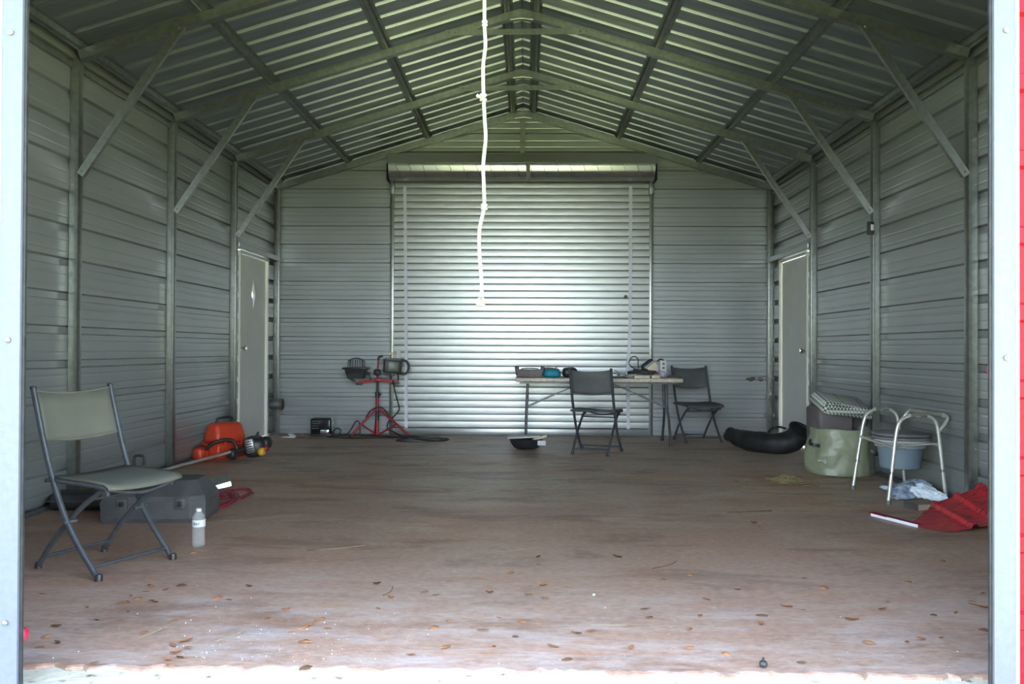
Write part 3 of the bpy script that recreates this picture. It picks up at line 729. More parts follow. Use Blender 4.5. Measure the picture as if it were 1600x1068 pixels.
root = tag(empty('white_adapter', on(1.575, 9.30)), 'upright white plastic box with a dark socket row on the table', 'box')
MB().rbox((-.035, -.025, 0), (.035, .025, .19), .006).build('body', M['white'], root, 30)
for z in (.06, .11, .155): MB().rbox((-.014, -.028, z - .012), (.014, -.024, z + .012), .002).build('socket', M['greybag'], root)
o = MB().rbox((-.028, -.02, 0), (.028, .02, .14), .012).build('pink_bottle', mat('pale_pink_plastic', (.55, .42, .45), .4), None, 50); o.location = on(1.50, 9.33); tag(o, 'pale pink flat bottle under the lamp handle', 'bottle')
root = tag(empty('pliers', on(1.66, 9.14), R(12)), 'pliers with thin handles lying at the table right corner', 'pliers')
MB().tube(smoothpath([(-.07, 0, .012), (-.03, .012, .03), (.03, .02, .02), (.07, .02, .008)], 4), .006, 6).build('handle', M['galvdark'], root, 40)
MB().tube(smoothpath([(-.07, 0, .012), (-.03, -.012, .016), (.03, -.02, .012), (.08, -.02, .008)], 4), .006, 6).build('handle', M['leaf_dark'], root, 40)
MB().rbox((-.12, -.012, .004), (-.06, .012, .02), .004).build('jaw', M['galv'], root, 30)

# ------------------------------------------------------------------ tripod work light
root = tag(empty('work_light_stand', (-1.73, 9.93, 0)), 'red tripod stand with two black work lights left of the roller door', 'work light')
red, blk = M['tripod_red'], M['black']
MB().tube([V(0, 0, .012), V(0, 0, .47)], .019, 12).build('pole', red, root, 50)
b = MB().tube([V(0, 0, .47), V(0, 0, .665)], .0135, 12); b.lathe([(.026, .465), (.026, .52), (.018, .535)], (0, 0, 0), 12); b.tube([(.02, -.01, .50), (.05, -.02, .505)], .009, 8)
b.build('upper_pole', blk, root, 40)
MB().tube([V(0, 0, .19), V(0, 0, .31)], .022, 12).build('collar', blk, root, 40)
for (dx, dy) in ((-.29, -.14), (.40, -.06), (-.06, .20)):
    lg = MB().tube([V(dx * .03, dy * .03, .325), V(dx * .45, dy * .45, .20), V(dx, dy, .012)], .0135, 8).build('leg', red, root, 50)
    MB().tube([V(dx * .57, dy * .57, .145), V(dx * .06, dy * .06, .025)], .0095, 8).build('leg_brace', red, lg, 50)
    MB().lathe([(.018, 0), (.018, .02), (.013, .028)], (dx, dy, 0), 10).build('foot_cap', blk, lg, 40)
b = MB().tube(smoothpath([(-.13, -.02, .22), (-.08, -.025, .30), (0, -.03, .345), (.08, -.025, .33), (.14, -.02, .25)], 4), .009, 8); b.build('leg_cord', blk, root, 50)
b = MB(); b.bar((-.25, 0, .635), (-.03, 0, .672), .032, .034); b.bar((.03, 0, .672), (.25, 0, .650), .032, .034); b.rbox((-.045, -.025, .655), (.045, .025, .69), .006); b.build('crossbar', red, root, 30)
MB().rbox((-.255, -.02, .612), (-.18, .02, .64), .006).build('bar_end', blk, root, 30); MB().rbox((.17, -.02, .622), (.26, .02, .65), .006).build('bar_end', blk, root, 30)
b = MB().tube([V(0, 0, .67), V(-.005, 0, .75)], .012, 8); b.tube([V(-.003, 0, .74), V(.012, 0, .925)], .009, 8); b.build('carry_handle', red, root, 50)
b = MB().tube(smoothpath([(.012, 0, .915), (.018, 0, .945), (.05, 0, .957), (.06, 0, .95)], 4), .014, 8); b.build('grip', blk, root, 50)
MB().blob((0, -.01, .765), (.045, .035, .04), .8, 14, None, .1, 30).build('swivel', blk, root, 50)
# left head, tipped to face the roof
hd = empty('lamp_head', (-.245, -.04, .69)); hd.parent = root
b = MB().box((-.09, -.07, 0), (.09, .07, .11), None, (1.35, 1.35)); b.build('housing', blk, hd, 30)
for i in range(5): MB().box((-.085 - .004 * i, -.085, .012 + i * .02), (.085 + .004 * i, .085, .019 + i * .02)).build('cooling_fin', blk, hd)
MB().rbox((-.15, -.11, .11), (.15, .11, .135), .01).build('rim', blk, hd, 40)
MB().box((-.10, -.085, .135), (.10, .085, .14)).build('lens', M['lens'], hd)
b = MB()
for k in range(7):
    x = -.078 + k * .026; h_ = .115 - .03 * (abs(k - 3) / 3) ** 2
    b.tube(smoothpath([(x * 1.15, -.08, .135), (x, -.07, .135 + h_ * .75), (x * .9, -.03, .135 + h_), (x * .9, .03, .135 + h_), (x, .07, .135 + h_ * .75), (x * 1.15, .08, .135)], 3), .003, 5)
for yy, zz in ((-.05, .12), (.05, .12)): b.tube(smoothpath([(-.092, yy, .14), (-.08, yy, .135 + zz * .68), (0, yy, .135 + zz * .92), (.08, yy, .135 + zz * .68), (.092, yy, .14)], 3), .003, 5)
b.build('wire_guard', blk, hd, 40)
b = MB().tube([(.12, 0, .06), (.165, 0, .06)], .018, 10); b.bar((.15, 0, .06), (.17, 0, -.03), .03, .012); b.build('bracket', blk, hd, 40); MB().bar((-.08, 0, .0), (-.02, 0, -.03), .03, .02).build('foot', blk, hd)
# right head, facing the doorway
hd2 = empty('lamp_head', (.195, -.06, .84)); hd2.parent = root
mt_ = RZ(14) @ RY(4)
b = MB().rbox((-.105, -.04, -.085), (.105, .075, .075), .018, mt_); b.build('housing', blk, hd2, 40)
MB().rbox((-.062, -.052, -.055), (.066, -.038, .055), .006, mt_).build('lens', M['lens'], hd2, 40)
b = MB(); 
for k in range(5): b.box((-.085, -.03 + k * .022, .07), (.085, -.022 + k * .022, .092), mt_)
b.build('cooling_fin', blk, hd2)
b = MB().tube(smoothpath([mt_ @ V(.09, -.02, .075), mt_ @ V(.15, -.02, .07), mt_ @ V(.185, -.02, .02), mt_ @ V(.18, -.02, -.05), mt_ @ V(.14, -.02, -.085), mt_ @ V(.08, -.02, -.08)], 5), .014, 8); b.build('handle', blk, hd2, 50)
b = MB(); b.bar((-.10, 0, .09), (-.11, 0, -.10), .012, .03); b.bar((-.11, 0, -.10), (.03, 0, -.11), .02, .012); b.tube([(-.02, 0, -.10), (-.02, 0, -.16)], .014, 8); b.build('bracket', blk, hd2, 40); MB().tube(smoothpath([(.05, 0, -.06), (.06, .02, -.12), (.058, .02, -.17)], 4), .010, 6).build('cable_gland', blk, hd2, 40)
o = MB().tube(smoothpath([(-1.535, 9.87, .67), (-1.515, 9.88, .56), (-1.49, 9.9, .45), (-1.465, 9.92, .33), (-1.52, 9.93, .25), (-1.60, 9.95, .17), (-1.61, 9.96, .09), (-1.53, 9.95, .05), (-1.42, 9.9, .008), (-1.2, 9.82, .008), (-.95, 9.72, .008), (-.84, 9.6, .008), (-.9, 9.45, .008), (-1.1, 9.5, .008), (-1.3, 9.66, .009), (-1.6, 9.72, .008), (-1.9, 9.66, .008), (-2.2, 9.72, .008), (-2.3, 9.84, .008), (-2.1, 9.93, .008), (-1.85, 9.86, .018), (-1.5, 9.74, .018), (-1.15, 9.62, .018), (-.9, 9.54, .018), (-1.0, 9.38, .008), (-1.3, 9.34, .008), (-1.42, 9.45, .008), (-1.2, 9.56, .025), (-.95, 9.62, .025)], 7), .008, 7).build('power_cord', M['black'], None, 50)
tag(o, 'black power cord hanging from the work light and looped on the floor', 'cord')
# charger
root = tag(empty('battery_radio', (-2.41, 10.02, 0)), 'glossy black box with a bright lower corner on the floor by the back wall', 'charger')
MB().rbox((-.125, -.09, .012), (.125, .09, .21), .022, None, 3).build('body', mat('gloss_black', (.012, .012, .014), .2), root, 50)
MB().rbox((-.13, -.095, 0), (.13, .095, .028), .008).build('base', blk, root, 40)
MB().rbox((.0, -.099, .03), (.10, -.088, .075), .004, RY(0)).build('reflection_patch', M['shiny'], root, 40)  # bright patch standing in for the reflection at the base
b = MB()
for k in range(4): b.rbox((-.105, -.094, .085 + k * .028), (-.02, -.088, .098 + k * .028), .002)
b.build('vent_slot', M['case_grey'], root)
o = MB().tube(smoothpath([(-2.28, 9.99, .03), (-2.23, 9.97, .09), (-2.17, 9.95, .07), (-2.18, 9.92, .02), (-2.12, 9.92, .008), (-2.06, 9.95, .06), (-2.0, 9.98, .17), (-1.955, 9.98, .16), (-1.94, 9.96, .05), (-1.93, 9.94, .008), (-1.8, 9.99, .008)], 6), .008, 7).build('charger_cord', M['black'], None, 50)
tag(o, 'short black cord arching from the glossy black box to the tripod', 'cord')
root = tag(empty('folded_card', (-2.70, 9.74, 0), R(-8)), 'folded white card with a dark edge on the floor by the left corner', 'card')
MB().add([V(-.10, -.05, .004), V(.02, -.05, .004), V(.02, .05, .004), V(-.10, .05, .004), V(-.10, -.05, .009), V(.02, -.05, .009), V(.02, .05, .009), V(-.10, .05, .009)], [(3, 2, 1, 0), (4, 5, 6, 7), (0, 1, 5, 4), (1, 2, 6, 5), (2, 3, 7, 6), (3, 0, 4, 7)]).build('flat_leaf', M['card_white'], root)
MB().box((-.0, -.05, 0), (.10, .05, .005), TR(-.03, 0, .045) @ RY(32)).build('raised_leaf', M['card_white'], root)
MB().box((.05, -.03, 0.0), (.15, .03, .008)).build('dark_leaf', M['case_grey'], root)
# pipe stub in the back left corner
root = tag(empty('pipe_stub', (-2.985, 10.0, .37)), 'dusty grey duct stub low in the back left corner', 'duct')
MB().lathe([(.058, -.05), (.058, .09), (.05, .092), (.05, -.03)], (0, 0, 0), 20, RY(90)).build('pipe', M['galvdark'], root, 40)
MB().lathe([(.066, .07), (.066, .10), (.05, .10), (.05, .07)], (0, 0, 0), 20, RY(90)).build('collar', M['dirt'], root, 40)
MB().bar((.02, .05, 0), (.02, .14, 0), .03, .03).build('bracket', M['galvdark'], root)

# ------------------------------------------------------------------ left-hand floor items
# chainsaw case
ang = math.degrees(math.atan2(.50, .40))
root = tag(empty('chainsaw_case', (-2.85, 7.97, 0), R(66)), 'orange red moulded saw case with black handle by the left wall', 'case')
co = M['case_orange']
b = MB().rbox((-.195, -.11, .0), (.195, .11, .145), .02, None, 3); b.build('base', co, root, 50)
b = MB().rbox((-.20, -.115, .145), (.20, .115, .335), .05, None, 4, (.86, .62)); b.build('cover', co, root, 50)
MB().rbox((-.203, -.118, .128), (.203, .118, .150), .006).build('seam_rim', co, root, 40)
MB().rbox((-.36, -.06, .0), (-.19, .07, .125), .03, None, 3, (1, .7)).build('bar_scabbard', co, root, 50)
b = MB().tube(smoothpath([(-.10, 0, .325), (-.095, 0, .365), (-.06, 0, .378), (.06, 0, .378), (.095, 0, .365), (.10, 0, .325)], 4), .013, 8); b.build('handle', blk, root, 50)
for x in (-.11, .11): MB().rbox((x - .02, -.124, .11), (x + .02, -.112, .175), .004).build('latch', co, root, 30)
for k in range(4): MB().box((-.345 + k * .035, -.064, .03), (-.33 + k * .035, -.056, .105)).build('grip_rib', co, root)
# string trimmer
root = tag(empty('string_trimmer', (-2.52, 7.86, 0)), 'string trimmer lying down, black engine with silver grille and yellow cap, pale shaft', 'trimmer')
b = MB().blob((0, 0, .115), (.115, .10, .10), .75, 20, RZ(20), .08, 9, -.11, 4); b.build('engine', blk, root, 45)
b = MB().rbox((-.05, -.118, .07), (.035, -.07, .205), .02, RZ(12) @ RY(-12), 2); b.build('grille', M['silver'], root, 40)
b = MB()
for k in range(5): b.rbox((-.045, -.128, .085 + .022 * k), (.02, -.112, .095 + .022 * k), .003, RZ(12) @ RY(-12))
b.build('grille_slot', blk, root)
MB().blob((.085, -.06, .075), (.035, .045, .04), .8, 14, None).build('fuel_cap', M['yellow'], root, 50)
MB().blob((.115, -.03, .10), (.025, .04, .03), .8, 12, None).build('primer_cap', M['tripod_red'], root, 50)
MB().prism([(-.015, 0), (.03, 0), (.02, .06)], .05, TR(.02, -.01, .2) @ RX(90)).build('guard_fin', blk, root)
MB().blob((.10, .03, .15), (.05, .07, .06), .8, 14, None, .1, 20).build('air_cover', M['rubber'], root, 50)
sh = V(-.16, -.14, .085); en = V(-.45, -.98, .03)
MB().tube([sh, en], .0135, 10).build('shaft', M['alu'], root, 50)
MB().tube([V(-.05, -.04, .10), V(-.17, -.155, .082)], .022, 10).build('throttle_grip', blk, root, 50)
MB().tube(smoothpath([(-.13, -.11, .10), (-.16, -.12, .175), (-.23, -.17, .195), (-.32, -.24, .165), (-.35, -.29, .115)], 5), .016, 8).build('loop_handle', blk, root, 50)
MB().blob((-.16, -.13, .06), (.04, .06, .055), .8, 12, None).build('clutch_housing', blk, root, 50)
# grey carry case
root = tag(empty('tool_case', (-2.195, 5.13, 0), R(4)), 'dark grey hard plastic tool case with slanted ends on the floor behind the near chair', 'case')
cg = M['case_grey']
pl_ = [(-.30, -.19), (.22, -.19), (.295, -.12), (.295, .16), (.22, .22), (-.24, .22), (-.30, .15)]
def loft(polys, zs, mx=None):
    b = MB(); n = len(polys[0]); vs = [V(x, y, z) for p, z in zip(polys, zs) for x, y in p]
    fs = [(i * n + k, i * n + (k + 1) % n, (i + 1) * n + (k + 1) % n, (i + 1) * n + k) for i in range(len(zs) - 1) for k in range(n)]
    fs += [tuple(reversed(range(n))), tuple((len(zs) - 1) * n + k for k in range(n))]
    return b.add(vs, fs)
sc_ = lambda p, a, bb=None: [(x * a, y * (bb or a)) for x, y in p]
loft([sc_(pl_, .96), pl_, sc_(pl_, 1.0)], [.0, .025, .115]).build('lower_shell', cg, root)
loft([sc_(pl_, 1.012), sc_(pl_, 1.012)], [.112, .122]).build('seam_rim', cg, root)
top_ = [(x * .78 - .02, y * .62 + .05) for x, y in pl_]
loft([sc_(pl_, 1.0), [(x * .97, y * .93) for x, y in pl_], top_], [.122, .155, .235]).build('lid', cg, root)
for x in (-.17, .17):
    l_ = MB().rbox((x - .032, -.205, .085), (x + .032, -.188, .150), .005).build('latch', cg, root, 30)
    MB().rbox((x - .015, -.211, .10), (x + .015, -.203, .132), .004).build('latch_tab', M['black'], l_, 30)
for z in (.098, .118): MB().rbox((-.075, -.1995, z), (-.067, -.1925, z + .009), .002).build('rivet', M['white'], root)
# black box behind it
root = tag(empty('black_case', (-2.775, 5.38, 0), R(5)), 'long low black case against the left wall behind the near chair', 'case')
MB().rbox((-.24, -.09, 0), (.24, .09, .115), .035, None, 3).build('shell', M['rubber'], root, 50)
MB().rbox((-.245, -.095, .058), (.245, .095, .066), .004).build('zip_seam', M['case_grey'], root)
# handle tool behind the chair seat
root = tag(empty('handled_box', (-2.925, 6.36, 0), R(70)), 'grey tool box with a tall square handle behind the near chair seat', 'tool box')
MB().rbox((-.12, -.07, 0), (.12, .07, .11), .02).build('body', M['dirt'], root, 40)
MB().tube(smoothpath([(0, .045, .105), (0, .047, .19), (0, .03, .215), (0, -.035, .217), (0, -.052, .20), (0, -.05, .15)], 4), .011, 8).build('handle', M['case_grey'], root, 50)
# red cord coil
b = MB(); pts = []
for i in range(64):
    a = i * .55; q = .11 + .03 * math.sin(i * .9)
    pts.append(V(-2.03 + q * 1.1 * math.cos(a) + .04 * math.sin(i * .21), 5.62 + q * 2.2 * math.sin(a) + .1 * math.cos(i * .17), .008 + .010 * (i % 4)))
b.tube(smoothpath(pts, 4), .0065, 6)
tag(b.build('extension_cord', M['cord_red'], None, 50), 'maroon extension cord coiled on the floor right of the grey tool case', 'cord')
# bent bright flashing
root = tag(empty('metal_flashing', (-2.17, 6.16, .05), R(28)), 'bright bent galvanised metal channel tilted on the maroon cord', 'flashing')
b = MB(); pr = [(-.058, .030), (-.062, .0), (.02, .0), (.13, .065)]
vs = []
for x in (-.10, .11):
    for (y, z) in pr: vs.append(V(x, y, z))
n = len(pr)
o = b.add(vs, [(i, i + 1, n + i + 1, n + i) for i in range(n - 1)]).build('channel', M['shiny'], root); solid(o, .002)
root.rotation_euler = (R(0), R(-13), R(20)); root.location = (-2.205, 6.03, .026)
# bottle
root = tag(empty('water_bottle', (-1.674, 4.375, 0)), 'clear plastic water bottle with a white label standing on the floor', 'bottle')
prof = [(.024, 0), (.031, .004), (.033, .012)]
z = .02
for k in range(8): prof += [(.0335, z), (.0315, z + .0045), (.0335, z + .009)]; z += .0115
prof += [(.0335, .115), (.033, .118), (.033, .142), (.0335, .145), (.031, .158), (.022, .175), (.0145, .186), (.0125, .190), (.0125, .197)]
MB().lathe(prof, (0, 0, 0), 28).build('body', M['bottle'], root, 60)
MB().lathe([(.0342, .108), (.0345, .11), (.0345, .142), (.0342, .144)], (0, 0, 0), 28).build('label', M['white'], root, 60)
b = MB()
for i, (a0, z0, h_) in enumerate(((250, .119, .012), (262, .119, .014), (276, .117, .014), (290, .122, .010), (215, .118, .016))):
    a = R(a0); b.box((-.0022, -.0006, 0), (.0022, .0006, h_), TR(.0348 * math.cos(a), .0348 * math.sin(a), z0) @ RZ(a0 + 90))
b.build('label_print', mat('label_blue', (.05, .09, .25), .5), root)
MB().lathe([(.0148, .186), (.0148, .200), (.0135, .202)], (0, 0, 0), 24).build('cap', M['white'], root, 50)

# ------------------------------------------------------------------ pan under the table
root = tag(empty('black_basin', (.055, 8.80, 0)), 'black plastic basin heaped with trays and card under the table', 'basin')
MB().lathe([(.10, 0), (.135, .02), (.165, .06), (.178, .105), (.182, .108), (.174, .112), (.16, .065), (.128, .028), (0, .015)], (0, 0, 0), 28).build('bowl', M['rubber'], root, 50)
o = tag(MB().rbox((-.17, -.10, 0), (.17, .10, .014), .004, RY(-3)).build('white_tray', M['white'], None, 30), 'flat white tray laid over the black basin', 'tray'); o.location = (.03, 8.78, .122)
o = tag(MB().rbox((-.075, -.03, 0), (.075, .03, .03), .006, RY(-18) @ RZ(15)).build('card_tube', M['tan_box'], None, 30), 'tan card sleeve leaning out of the black basin', 'card'); o.location = (.20, 8.74, .105)
o = tag(MB().box((-.042, -.002, 0), (.042, .002, .05), RX(-20)).build('paper_tag', M['white']), 'white paper tag hanging over the basin right side', 'paper'); o.location = (.215, 8.66, .05)
for i, (x, y) in enumerate(((-.05, 8.93), (.12, 8.92))):
    pass

# ------------------------------------------------------------------ right-hand floor items
# black rubber boot-like bag
root = tag(empty('black_duffel', (2.5, 8.62, 0)), 'long black rubber bag slumped on the floor before the right door', 'bag')
path = [(-.33, .42, .19), (-.25, .30, .135), (-.15, .14, .105), (-.02, .0, .10), (.12, -.10, .10), (.25, -.17, .135), (.33, -.21, .20), (.365, -.23, .26)]
path = [(-.25, .40, .165), (-.20, .27, .12), (-.12, .10, .105), (.0, -.06, .10), (.12, -.16, .105), (.22, -.22, .15), (.27, -.26, .215), (.285, -.28, .245)]
p = smoothpath(path, 5); nn = len(p)
rad = [.062 + .048 * min(1, i / (nn * .3)) + .02 * max(0, i / nn - .6) for i in range(nn)]
b = MB().tube(p, rad, 18, False, True)
for q in b.v: q += Vector((0, 0, 1)) * 0.012 * noise.noise(q * 9) + Vector((1, 0, 0)) * .012 * noise.noise(q * 8 + V(3, 1, 2)); q.z = max(q.z, .002)
b.build('body', M['rubber'], root, 60)
MB().blob((-.23, .38, .14), (.075, .10, .055), .7, 16, RZ(25) @ RX(-25), .08, 10).build('end_cap', M['black'], root, 50)
e0 = p[-1]; dirn = (p[-1] - p[-3]).normalized(); ax = dirn.orthogonal().normalized(); ay = dirn.cross(ax)
ring = [e0 + dirn * .01 + (ax * math.cos(a) + ay * math.sin(a)) * rad[-1] for a in [2 * math.pi * k / 20 for k in range(20)]]
MB().tube(ring, .013, 6, True).build('rim', M['black'], root, 50)
o = MB().tube(smoothpath([(.06, .06, .17), (.10, .12, .22), (.18, .12, .25), (.24, .05, .24)], 5), .012, 6).build('strap', M['black'], root, 50)
# olive bag with cushions
gx0, gy0 = 2.74, 7.17
root = tag(empty('storage_bag', (gx0, gy0, 0)), 'olive green wrinkled vinyl storage bag with black handles by the right wall', 'bag')
b = MB(); n = 96; vs = []; zs = [0, .012] + [.03 + .0225 * i for i in range(15)] + [.36, .375, .385]
for i, z in enumerate(zs):
    for k in range(n):
        a = 2 * math.pi * k / n
        rr = (.245 if z < .01 else .272 + .010 * math.sin(z * 9)) * (1 - .07 * max(0, z - .25) / .13)
        q = V(math.cos(a) * rr * 1.02, math.sin(a) * rr * .92, z)
        if 0 < i: q += V(math.cos(a), math.sin(a), 0) * min(1, (.40 - z) / .09) * (.040 * noise.noise(q * 6 + V(2, 1, 5)) - .035 * max(0, .22 - abs(noise.noise(V(q.x * 5 + q.z * 6, q.y * 5 - q.z * 5, 4)))) - .022 * max(0, .16 - abs(noise.noise(q * 9 + V(4, 4, 4)))) + .010 * noise.noise(q * 22)) ; 
        if i > 15: q.z += .02 * noise.noise(q * 6)
        vs.append(q)
fs = [(i * n + k, i * n + (k + 1) % n, (i + 1) * n + (k + 1) % n, (i + 1) * n + k) for i in range(len(zs) - 1) for k in range(n)] + [tuple(reversed(range(n)))]
o = b.add(vs, fs).build('body', M['green_bag'], root, 75); solid(o, .004)
for a0, zz in ((205, .27), (318, .20)):
    a = R(a0); c_ = V(math.cos(a) * .275, math.sin(a) * .255, zz); t_ = V(-math.sin(a), math.cos(a), 0); nn_ = V(math.cos(a), math.sin(a), 0)
    b = MB(); P_ = [c_ - t_ * .05 + V(0, 0, .02), c_ - t_ * .035 + nn_ * .035, c_ + t_ * .02 + nn_ * .045 + V(0, 0, -.01), c_ + t_ * .05 - V(0, 0, .02)]
    b.tube(smoothpath(P_, 4), .016, 6, sq=(.45, 1)); b.build('handle', M['black'], root, 50)
b = MB()
for dx_, dz_, an in ((-.03, 0, 20), (-.012, .006, -60), (.004, -.004, 75), (.022, .004, 10), (.03, -.012, -30)):
    b.box((-.010, -.0015, -.003), (.010, .0015, .003), TR(-.218, -.178, .13) @ RZ(-48) @ TR(dx_, 0, dz_) @ RY(an))
b.build('faded_print', M['offwhite'], root)
o = tag(MB().rbox((-.15, -.14, 0), (.15, .14, .40), .03, RY(-1), 4).build('seat_cushion', M['cushion'], None, 60), 'brown grey block cushion standing in the olive bag', 'cushion', 'brown grey cushions'); o.location = (2.66, 7.20, .175); o.rotation_euler = (0, 0, R(6))
o = tag(MB().rbox((-.14, -.055, -.19), (.10, .055, .15), .04, RY(12), 4).build('seat_cushion', M['cushion'], None, 60), 'brown grey thin cushion leaning by the wall behind the olive bag', 'cushion', 'brown grey cushions'); o.location = (2.94, 7.36, .42); o.rotation_euler = (0, 0, R(-12))
o = MB().rbox((-.235, -.15, -.055), (.235, .15, .055), .05, None, 5)
for q in o.v: q.z += .02 * noise.noise(q * 6) - .35 * max(0, q.x - .03) ** 1.3; q.y += .01 * noise.noise(q * 9)
o = tag(o.build('patterned_pillow', M['pillow'], None, 60), 'black and white lattice print pillow draped over the block cushion', 'pillow'); o.location = (2.735, 7.12, .60); o.rotation_euler = (R(20), R(2), R(8))
# commode chair
root = tag(empty('commode_chair', (2.78, 6.12, 0)), 'silver framed commode chair with grey seat and blue grey pail', 'commode')
def L_(x, y, z): return V(x - 2.78, y - 6.12, z)
al = M['alu']
for nm, fx, fy, tx, rx, ry, rtx in (('far', 2.531, 6.354, 2.615, 2.985, 6.50, 2.93), ('near', 2.527, 5.731, 2.590, 2.985, 5.87, 2.925)):
    zt = .60
    p = smoothpath([L_(fx, fy, .02), L_(fx * .5 + tx * .5, fy, .30), L_(tx - .005, fy + .005, .50), L_(tx + .025, fy + .01, .572), L_(tx + .09, fy + .03, zt), L_(.5 * (tx + rtx), .5 * (fy + ry), zt), L_(rtx - .09, ry - .02, zt), L_(rtx - .025, ry, .572), L_(rtx + .005, ry, .50), L_(rx * .5 + rtx * .5, ry, .28), L_(rx, ry, .02)], 5)
    fr_ = MB().tube(p, .0125, 10).build('side_frame', al, root, 50)
    a_, c_ = L_(tx + .09, fy + .03, zt + .004), L_(rtx - .09, ry - .02, zt + .004)
    MB().tube([a_, (a_ + c_) / 2, c_], .0175, 10).build('arm_grip', M['grip'], root, 50)
    for (qx, qy, qtx) in ((fx, fy, tx), (rx, ry, rtx)):
        MB().tube([L_(qx, qy, .0), L_(qx, qy, .03)], .0165, 12).build('foot_tip', M['tip'], fr_, 40)
        k = .21; z1 = L_(qx + (qtx - qx) * .36, qy, .205); z2 = L_(qx + (qtx - qx) * .40, qy, .225)
        MB().tube([z1, z2], .0155, 12).build('height_collar', M['galv'], fr_, 40)
MB().tube([L_(2.587, 6.354, .40), L_(2.565, 5.735, .385)], .0105, 8).build('front_bar', al, root, 50)
MB().tube([L_(2.95, 6.50, .40), L_(2.95, 5.87, .385)], .0105, 8).build('rear_bar', al, root, 50)
for s_ in (0, 1): MB().tube([L_(2.575, 6.354 - .5 * s_ - .06, .395), L_(2.95, 6.5 - .5 * s_ - .08, .395)], .009, 8).build('seat_rail', al, root, 50)
MB().tube(smoothpath([L_(2.925, 5.87, .47), L_(2.98, 5.875, .54), L_(3.012, 5.90, .585), L_(3.012, 5.98, .592), L_(3.012, 6.2, .592), L_(3.012, 6.40, .592), L_(3.0, 6.47, .585), L_(2.95, 6.5, .50)], 4), .011, 8).build('back_bar', al, root, 50)
MB().tube([L_(3.012, 5.95, .594), L_(3.012, 6.42, .594)], .018, 10).build('back_grip', M['grip'], root, 50)
MB().lathe([(.0, .432), (.17, .432), (.20, .436), (.205, .446), (.20, .455), (.15, .463), (0, .466)], (.01, .0, 0), 32, None, 1, .98).build('seat_lid', M['seat_lid'], root, 50)
MB().lathe([(.10, .408), (.197, .408), (.203, .418), (.197, .43), (.10, .43), (.10, .408)], (.01, 0, 0), 32).build('seat_ring', M['seat_lid'], root, 50)
MB().lathe([(.12, .395), (.19, .395), (.193, .402), (.19, .408), (.12, .408)], (.01, 0, 0), 32).build('seat_band', M['white'], root, 50)
MB().lathe([(.128, .20), (.137, .205), (.153, .355), (.165, .362), (.165, .385), (.155, .387), (.145, .36), (.13, .215), (0, .21)], (.0, 0, 0), 32).build('pail', M['pail'], root, 50)
b = MB().lathe([(.164, .352), (.172, .356), (.175, .384), (.168, .392)], (.0, 0, 0), 40)
for q in b.v: q += V(q.x, q.y, 0).normalized() * .006 * noise.noise(q * 40); q.z += .008 * noise.noise(q * 25)
b.build('liner_rim', M['film'], root, 50)
# plastic bags on the floor
def crumple(c, rad, seed, name, material, label, sub=4, amp=.5, mx=None):
    bm = bmesh.new(); bmesh.ops.create_icosphere(bm, subdivisions=sub, radius=1)
    for v in bm.verts:
        q = v.co.copy(); k = noise.noise(q * 1.6 + V(seed, 0, 0)) + .6 * abs(noise.noise(q * 4 + V(0, seed, 0))) + .35 * abs(noise.noise(q * 9 + V(seed, seed, 0)))
        q = q * (1 + amp * (k - .3)); q = V(q.x * rad[0], q.y * rad[1], q.z * rad[2])
        if mx: q = mx @ q
        q.z = max(q.z, -c[2] + .002); v.co = q
    me = bpy.data.meshes.new(name); bm.to_mesh(me); bm.free(); me.materials.append(material); me.shade_smooth(); me.set_sharp_from_angle(angle=R(28))
    o = bpy.data.objects.new(name, me); C.objects.link(o); o.location = c
    return tag(o, label, 'bag', 'plastic bags under the commode')
bagblue = mat('pale_blue_film', (.24, .30, .40), .25, 0, (.42, .50, .60), 18)
bagwhite = mat('glossy_white_film', (.66, .76, .86), .22, 0, (.80, .86, .92), 14)
crumple((2.74, 5.98, .05), (.15, .10, .058), 3, 'plastic_bag', bagblue, 'crumpled blue grey plastic bag under the commode chair')
crumple((2.87, 5.86, .055), (.13, .06, .05), 9, 'plastic_bag', bagwhite, 'glossy white plastic bag beside the near rear commode leg', mx=RZ(-35) @ RY(18))
crumple((2.88, 6.06, .065), (.09, .07, .065), 14, 'plastic_bag', bagblue, 'small dull plastic bag behind the white one near the wall')

# red scrap panel
root = tag(empty('scrap_metal', (2.7, 5.15, 0)), 'curled scrap of red ribbed metal leaning against the right wall', 'scrap metal')
def zc_(x):
    t_ = max(0, x - 2.42); return .008 + .33 * t_ ** 1.75 * .95
xs = []
ribs = (2.69, 2.855, 3.0)
for i in range(60):
    xs.append(2.385 + (3.045 - 2.385) * i / 59)
xs += [c + d for c in ribs for d in (-.028, -.012, .012, .028)]; xs = sorted(set(xs)); xs = [q for q in xs if q <= 3.045]
def rb(x):
    for c in ribs:
        a = abs(x - c)
        if a < .012: return .019
        if a < .028: return .019 * (.028 - a) / .016
    return 0
vs = []; NJ = 6
for x in xs:
    for j in range(NJ + 1):
        t_ = j / NJ
        ynear = 5.03 - .16 * min(1, max(0, x - 2.38) / .12) + .22 * max(0, x - 2.52) + .10 * max(0, x - 2.8); yfar = 5.10 + .40 * min(1, max(0, (x - 2.40) / .30))
        yfar = min(yfar, 5.53)
        y = ynear + (yfar - ynear) * t_
        z = zc_(x) * (.55 + .75 * t_) + rb(x) + .006 * noise.noise(V(x * 5, y * 4, 2))
        xx = x + (.03 * (t_ - .5) if x > 2.6 else 0)
        vs.append(V(min(xx, 3.03) - 2.7, y - 5.15, max(z, .004)))
